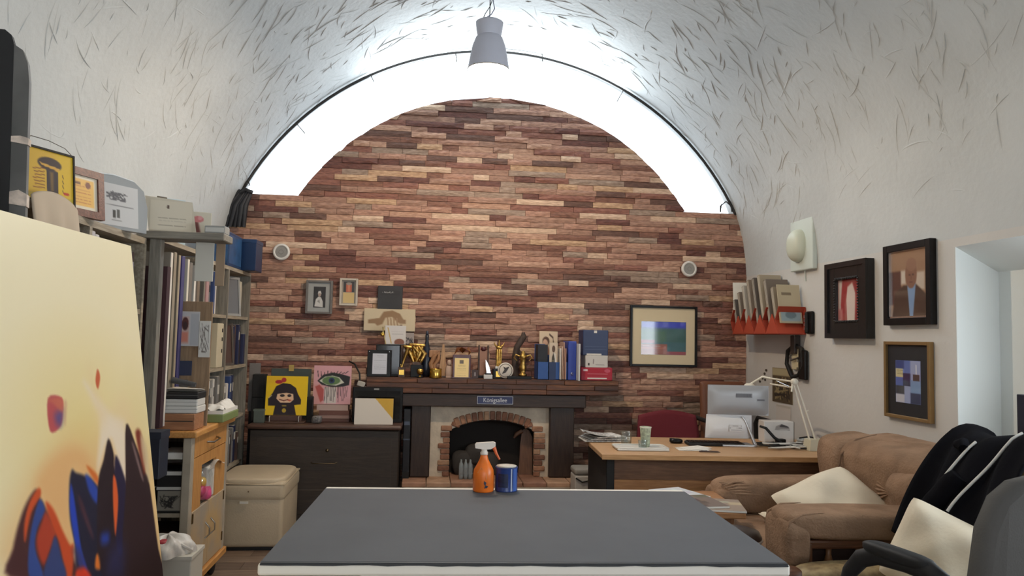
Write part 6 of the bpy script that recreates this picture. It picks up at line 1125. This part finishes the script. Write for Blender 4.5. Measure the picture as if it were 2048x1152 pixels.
for s_ in (-1, 1):
    x_ = s_*.265; pts = [(s_*.2, -.04, .46), (x_*.95, -.1, .47), (x_, -.16, .53), (x_, -.19, .62), (x_, -.185, .71), (x_, -.16, .78), (x_, -.115, .825), (x_, -.05, .85), (x_, .05, .857), (x_, .13, .855), (x_, .175, .84), (x_, .195, .8), (x_, .195, .7), (x_, .17, .58), (x_*.95, .13, .49), (s_*.2, .08, .46)]
    MB().tube(pts, [.02]*3+[.022]*3+[.025]*5+[.021]*5, 12).build('armrest', mat('arm_plastic', (30, 30, 32), .6, spec=.25), t); MB().puff((x_, .02, .868), (.06, .24, .034), .6, 24, 10).build('arm_pad', MATS['arm_plastic'], t)
MB().tube([(0, 0, .46), (0, 0, .09)], .028, 12).build('gas_column', blkm, t)
for k in range(5):
    a = k*1.2566+.3; MB().tube([(0, 0, .1), (.27*math.cos(a), .27*math.sin(a), .07)], [.028, .018], 8).build('base_arm', blkm, t); MB().puff((.26*math.cos(a), .26*math.sin(a), .028), (.05, .05, .056), .9, 10, 8).build('castor', blkm, t)
# coffee table with magazines, dark stool
t = thing('coffee_table', 'low wooden coffee table covered with magazines beside the armchair', 'table', (1.45, 3.93, 0), -.08)
MB().rbox((0, 0, .585), (.34, .54, .03), .004, 1).build('top', wood('coffee_wood', (176, 128, 84), (150, 104, 66), 0), t)
for x_ in (-.14, .1):
    for y_ in (-.22, .22): MB().rbox((x_, y_, .285), (.04, .04, .57), .004, 1).build('leg', wood('coffee_leg', (150, 106, 70), (128, 88, 58), 2), t)
for k, (x_, y_, z_, rz_, c, lab) in enumerate(((1.40, 4.08, .6005, .35, (206, 208, 212), 'white magazine lying at the far end of the coffee table'), (1.53, 3.80, .6005, -.25, (150, 132, 118), 'brownish magazine spread on the near end of the coffee table'), (1.42, 3.84, .6105, .1, (120, 104, 96), 'dark glossy magazine on the left of the coffee table'))):
    A = Art(30, 40, c); rs = random.Random(k+60)
    for i in range(9): dd = rs.randint(-70, 40); A.rc(*(lambda a, b: (a, b, a+rs.uniform(.1, .4), b+rs.uniform(.1, .3)))(rs.uniform(0, .7), rs.uniform(0, .8)), tuple(max(20, min(230, v+dd+rs.randint(-10, 10))) for v in c), .02)
    tt = thing('magazine', lab, 'magazine', (x_, y_, z_), rz_, 'magazines on the coffee table'); MB().rbox((0, 0, .005), (.21, .28, .009), .001, 1).build('pages', whp, tt); A.build('cover', .21, .28, AM, tt, TR(0, -.14, .0105) @ RX(-PI/2) if False else TR(0, -.14, .0102) @ RX(-PI/2) @ Matrix.Diagonal((1, -1, 1, 1)) @ Matrix())
t = thing('round_stool', 'dark brown round stool with a pale rim beside the large table', 'stool', (1.47, 3.46, 0)); MB().lathe([(0, .5), (.09, .5), (.11, .515), (.113, .54), (.1, .565), (.05, .58), (0, .582)], (0, 0, 0), 28, cap=False).build('seat', mat('stool_brown', (52, 40, 36), .35), t); MB().lathe([(.112, .522), (.118, .527), (.112, .533)], (0, 0, 0), 28, cap=False).build('rim', mat('stool_rim', (190, 186, 180), .3), t)
for k in range(4): MB().tube([(.07*math.cos(k*PI/2+.5), .07*math.sin(k*PI/2+.5), .505), (.1*math.cos(k*PI/2+.5), .1*math.sin(k*PI/2+.5), 0)], .012, 8).build('leg', blkm, t)
# ================================================================== CENTRE TABLE AND PENDANT LAMP
TA = math.radians(-2.4)
t = thing('work_table', 'large white table with a dark grey mat in the foreground', 'table', (.353, 2.885, 0), TA)
wt = mat('table_white', (240, 235, 225), .5)
MB().rbox((0, .018, .7375), (1.64, 1.156, .036), .008, 2).build('slab', wt, t)
MB().b2((-.812, -.548, .7555), (.812, .535, .7605)).build('mat', mat('mat_grey', (96, 98, 102), .75, var=.06, vs=3, spec=.2), t)
rs = random.Random(3); P_ = [(-.812, .7556)]+[(-.812+1.624*i/30, .7535-rs.uniform(0, .004)) for i in range(31)]+[(.812, .7556)]
MB().prism(P_[::-1], .003, M=TR(0, -.5635, 0)).build('mat_edge', mat('mat_edge', (56, 58, 62), .6), t)
MB().b2((-.812, -.559, .755), (.812, -.547, .7595)).build('mat_border', mat('mat_edge', (56, 58, 62), .6), t)
MB().rbox((.14, -.42, .67), (1.34, .04, .08), .005, 1).build('apron', wt, t); MB().rbox((0, .5, .67), (1.5, .04, .08), .005, 1).build('apron', wt, t)
for x_ in (-.5, .74):
    for y_ in (-.42, .5): MB().rbox((x_, y_, .355), (.06, .06, .709), .005, 1).build('leg', wt, t)
TZ = .7608
orm = mat('orange_plastic', (236, 118, 36), .35, var=.12, vs=12)
t = thing('spray_bottle', 'orange spray bottle with a white trigger head on the grey mat', 'bottle', (.262, 3.395, TZ), TA)
MB().lathe([(0, 0), (.044, 0), (.047, .006), (.047, .075), (.044, .095), (.03, .12), (.02, .14), (.016, .155), (.0155, .165), (0, .165)], (0, 0, 0), 30, cap=False).build('body', orm, t)
MB().lathe([(0, .16), (.017, .16), (.0175, .17), (.013, .178), (.013, .186), (0, .186)], (0, 0, 0), 20, cap=False).build('collar', mat('spray_white', (226, 214, 202), .4), t)
MB().prism([(-.04, .19), (.0, .184), (.03, .186), (.05, .2), (.05, .214), (.04, .218), (-.036, .212), (-.042, .205)], .026, M=TR(0, -.013, 0)).build('head', mat('spray_white', (226, 214, 202), .4), t)
MB().tube([(.026, 0, .2), (.045, 0, .19), (.055, 0, .165), (.07, 0, .14)], [.009, .009, .006, .004], 8).build('trigger', mat('trigger_orange', (216, 104, 56), .4), t)
MB().prism([(-.006, .02), (.006, .022), (.012, .03), (.0, .034), (.004, .045), (-.006, .052), (-.008, .04), (-.002, .032)], .002, M=TR(.008, -.0488, 0)).build('print', mat('print_dark', (40, 44, 66), .5), t)
MB().tube([(-.028, -.036, .085), (-.012, -.0385, .108), (.01, -.043, .084), (.012, -.0475, .06)], .0016, 6).build('wire', mat('trigger_pale', (226, 150, 90), .4), t)
cb_ = mat('can_blue', (34, 56, 116), .3)
t = thing('paint_can', 'dark blue can with a white lid beside the spray bottle', 'can', (.366, 3.41, TZ), TA)
MB().lathe([(0, 0), (.05, 0), (.051, .003), (.05, .006), (.05, .1), (.051, .103), (.05, .106), (.046, .106), (0, .104)], (0, 0, 0), 36, cap=False).build('body', cb_, t); MB().lathe([(0, .105), (.044, .106), (.046, .11), (.03, .113), (0, .112)], (0, 0, 0), 36, cap=False).build('lid', mat('can_lid', (206, 198, 184), .4), t)
MB().grid(lambda u, v: (.0506*math.sin(-.9+1.0*u), -.0506*math.cos(-.9+1.0*u), .02+.06*v), 10, 6).build('label', mat('can_label', (24, 34, 70), .5, var=.5, vs=120, stretch=(.1, .1, 1)), t); MB().grid(lambda u, v: (.0506*math.sin(.35+.12*u), -.0506*math.cos(.35+.12*u), .004+.098*v), 4, 4).build('silver_stripe', mat('can_stripe', (170, 176, 190), .3), t); MB().grid(lambda u, v: (.0506*math.sin(.6+.5*u), -.0506*math.cos(.6+.5*u), .004+.098*v), 6, 4).build('light_blue_band', mat('can_band', (60, 96, 170), .3), t)
# pendant lamp
LY = 4.6; lc = at(978, 95, Y=LY); lx = lc.x
zt, zm, zb = at(978, 44, Y=LY).z, at(978, 72, Y=LY).z, at(978, 140, Y=LY).z
t = thing('pendant_lamp', 'white two part pendant lamp hanging from the vault', 'lamp', (lx, LY, zb))
sh = mat('lamp_shade_white', (206, 208, 222), .5)
H1 = zm-zb; H2 = zt-zb
b = MB(); b.lathe([(.131, 0), (.128, .02), (.118, .08), (.104, H1*.7), (.085, H1*.93), (.068, H1), (.064, H1), (.08, H1*.92), (.099, H1*.69), (.113, .08), (.123, .02), (.127, 0)], (0, 0, 0), 48, cap=False); b.build('shade', sh, t)
MB().lathe([(.129, -.004), (.1335, 0), (.129, .005)], (0, 0, 0), 48, cap=False).build('rim', mat('lamp_rim', (176, 168, 162), .4), t)
MB().lathe([(.072, H1-.012), (.078, H1+.01), (.086, H2-.02), (.087, H2-.006), (.07, H2+.004), (.0, H2+.006)], (0, 0, 0), 40, cap=False).build('cap', sh, t)
bulb = mat('bulb_glow', (255, 236, 206), .5, emit=40)
MB().puff((0, 0, .07), (.075, .075, .1), 1.0, 24, 14).build('bulb', bulb, t); MB().lathe([(.018, .11), (.02, H1+.02), (0, H1+.02)], (0, 0, 0), 16, cap=False).build('socket', wht, t)
ctop = VCZ+math.sqrt(VR**2-(lx-VCX)**2)-zb
MB().tube([(0, 0, H2), (0, 0, ctop)], .003, 6).build('cord', blkm, t); MB().tube([(-.05, 0, H2-.005), (-.03, 0, H2+.05), (.0, 0, H2+.1), (.012, 0, H2+.14), (.02, 0, ctop)], .0025, 6).build('cord', blkm, t); MB().tube([(-.04, -.01, H2+.01), (.01, 0, H2+.05), (.03, 0, H2+.09), (.02, 0, H2+.13), (.012, 0, ctop)], .003, 6).build('cord', mat('cord_grey', (110, 112, 140), .5), t)
MB().lathe([(0, ctop-.05), (.05, ctop-.045), (.055, ctop), (0, ctop+.005)], (0, 0, 0), 24, cap=False).build('ceiling_rose', sh, t)
ll = bpy.data.lights.new('pendant_light', 'POINT'); ll.energy = 92; ll.color = (1, .78, .55); ll.shadow_soft_size = .03
lo = bpy.data.objects.new('pendant_light', ll); COL.objects.link(lo); lo.location = (lx, LY, zb+.004)
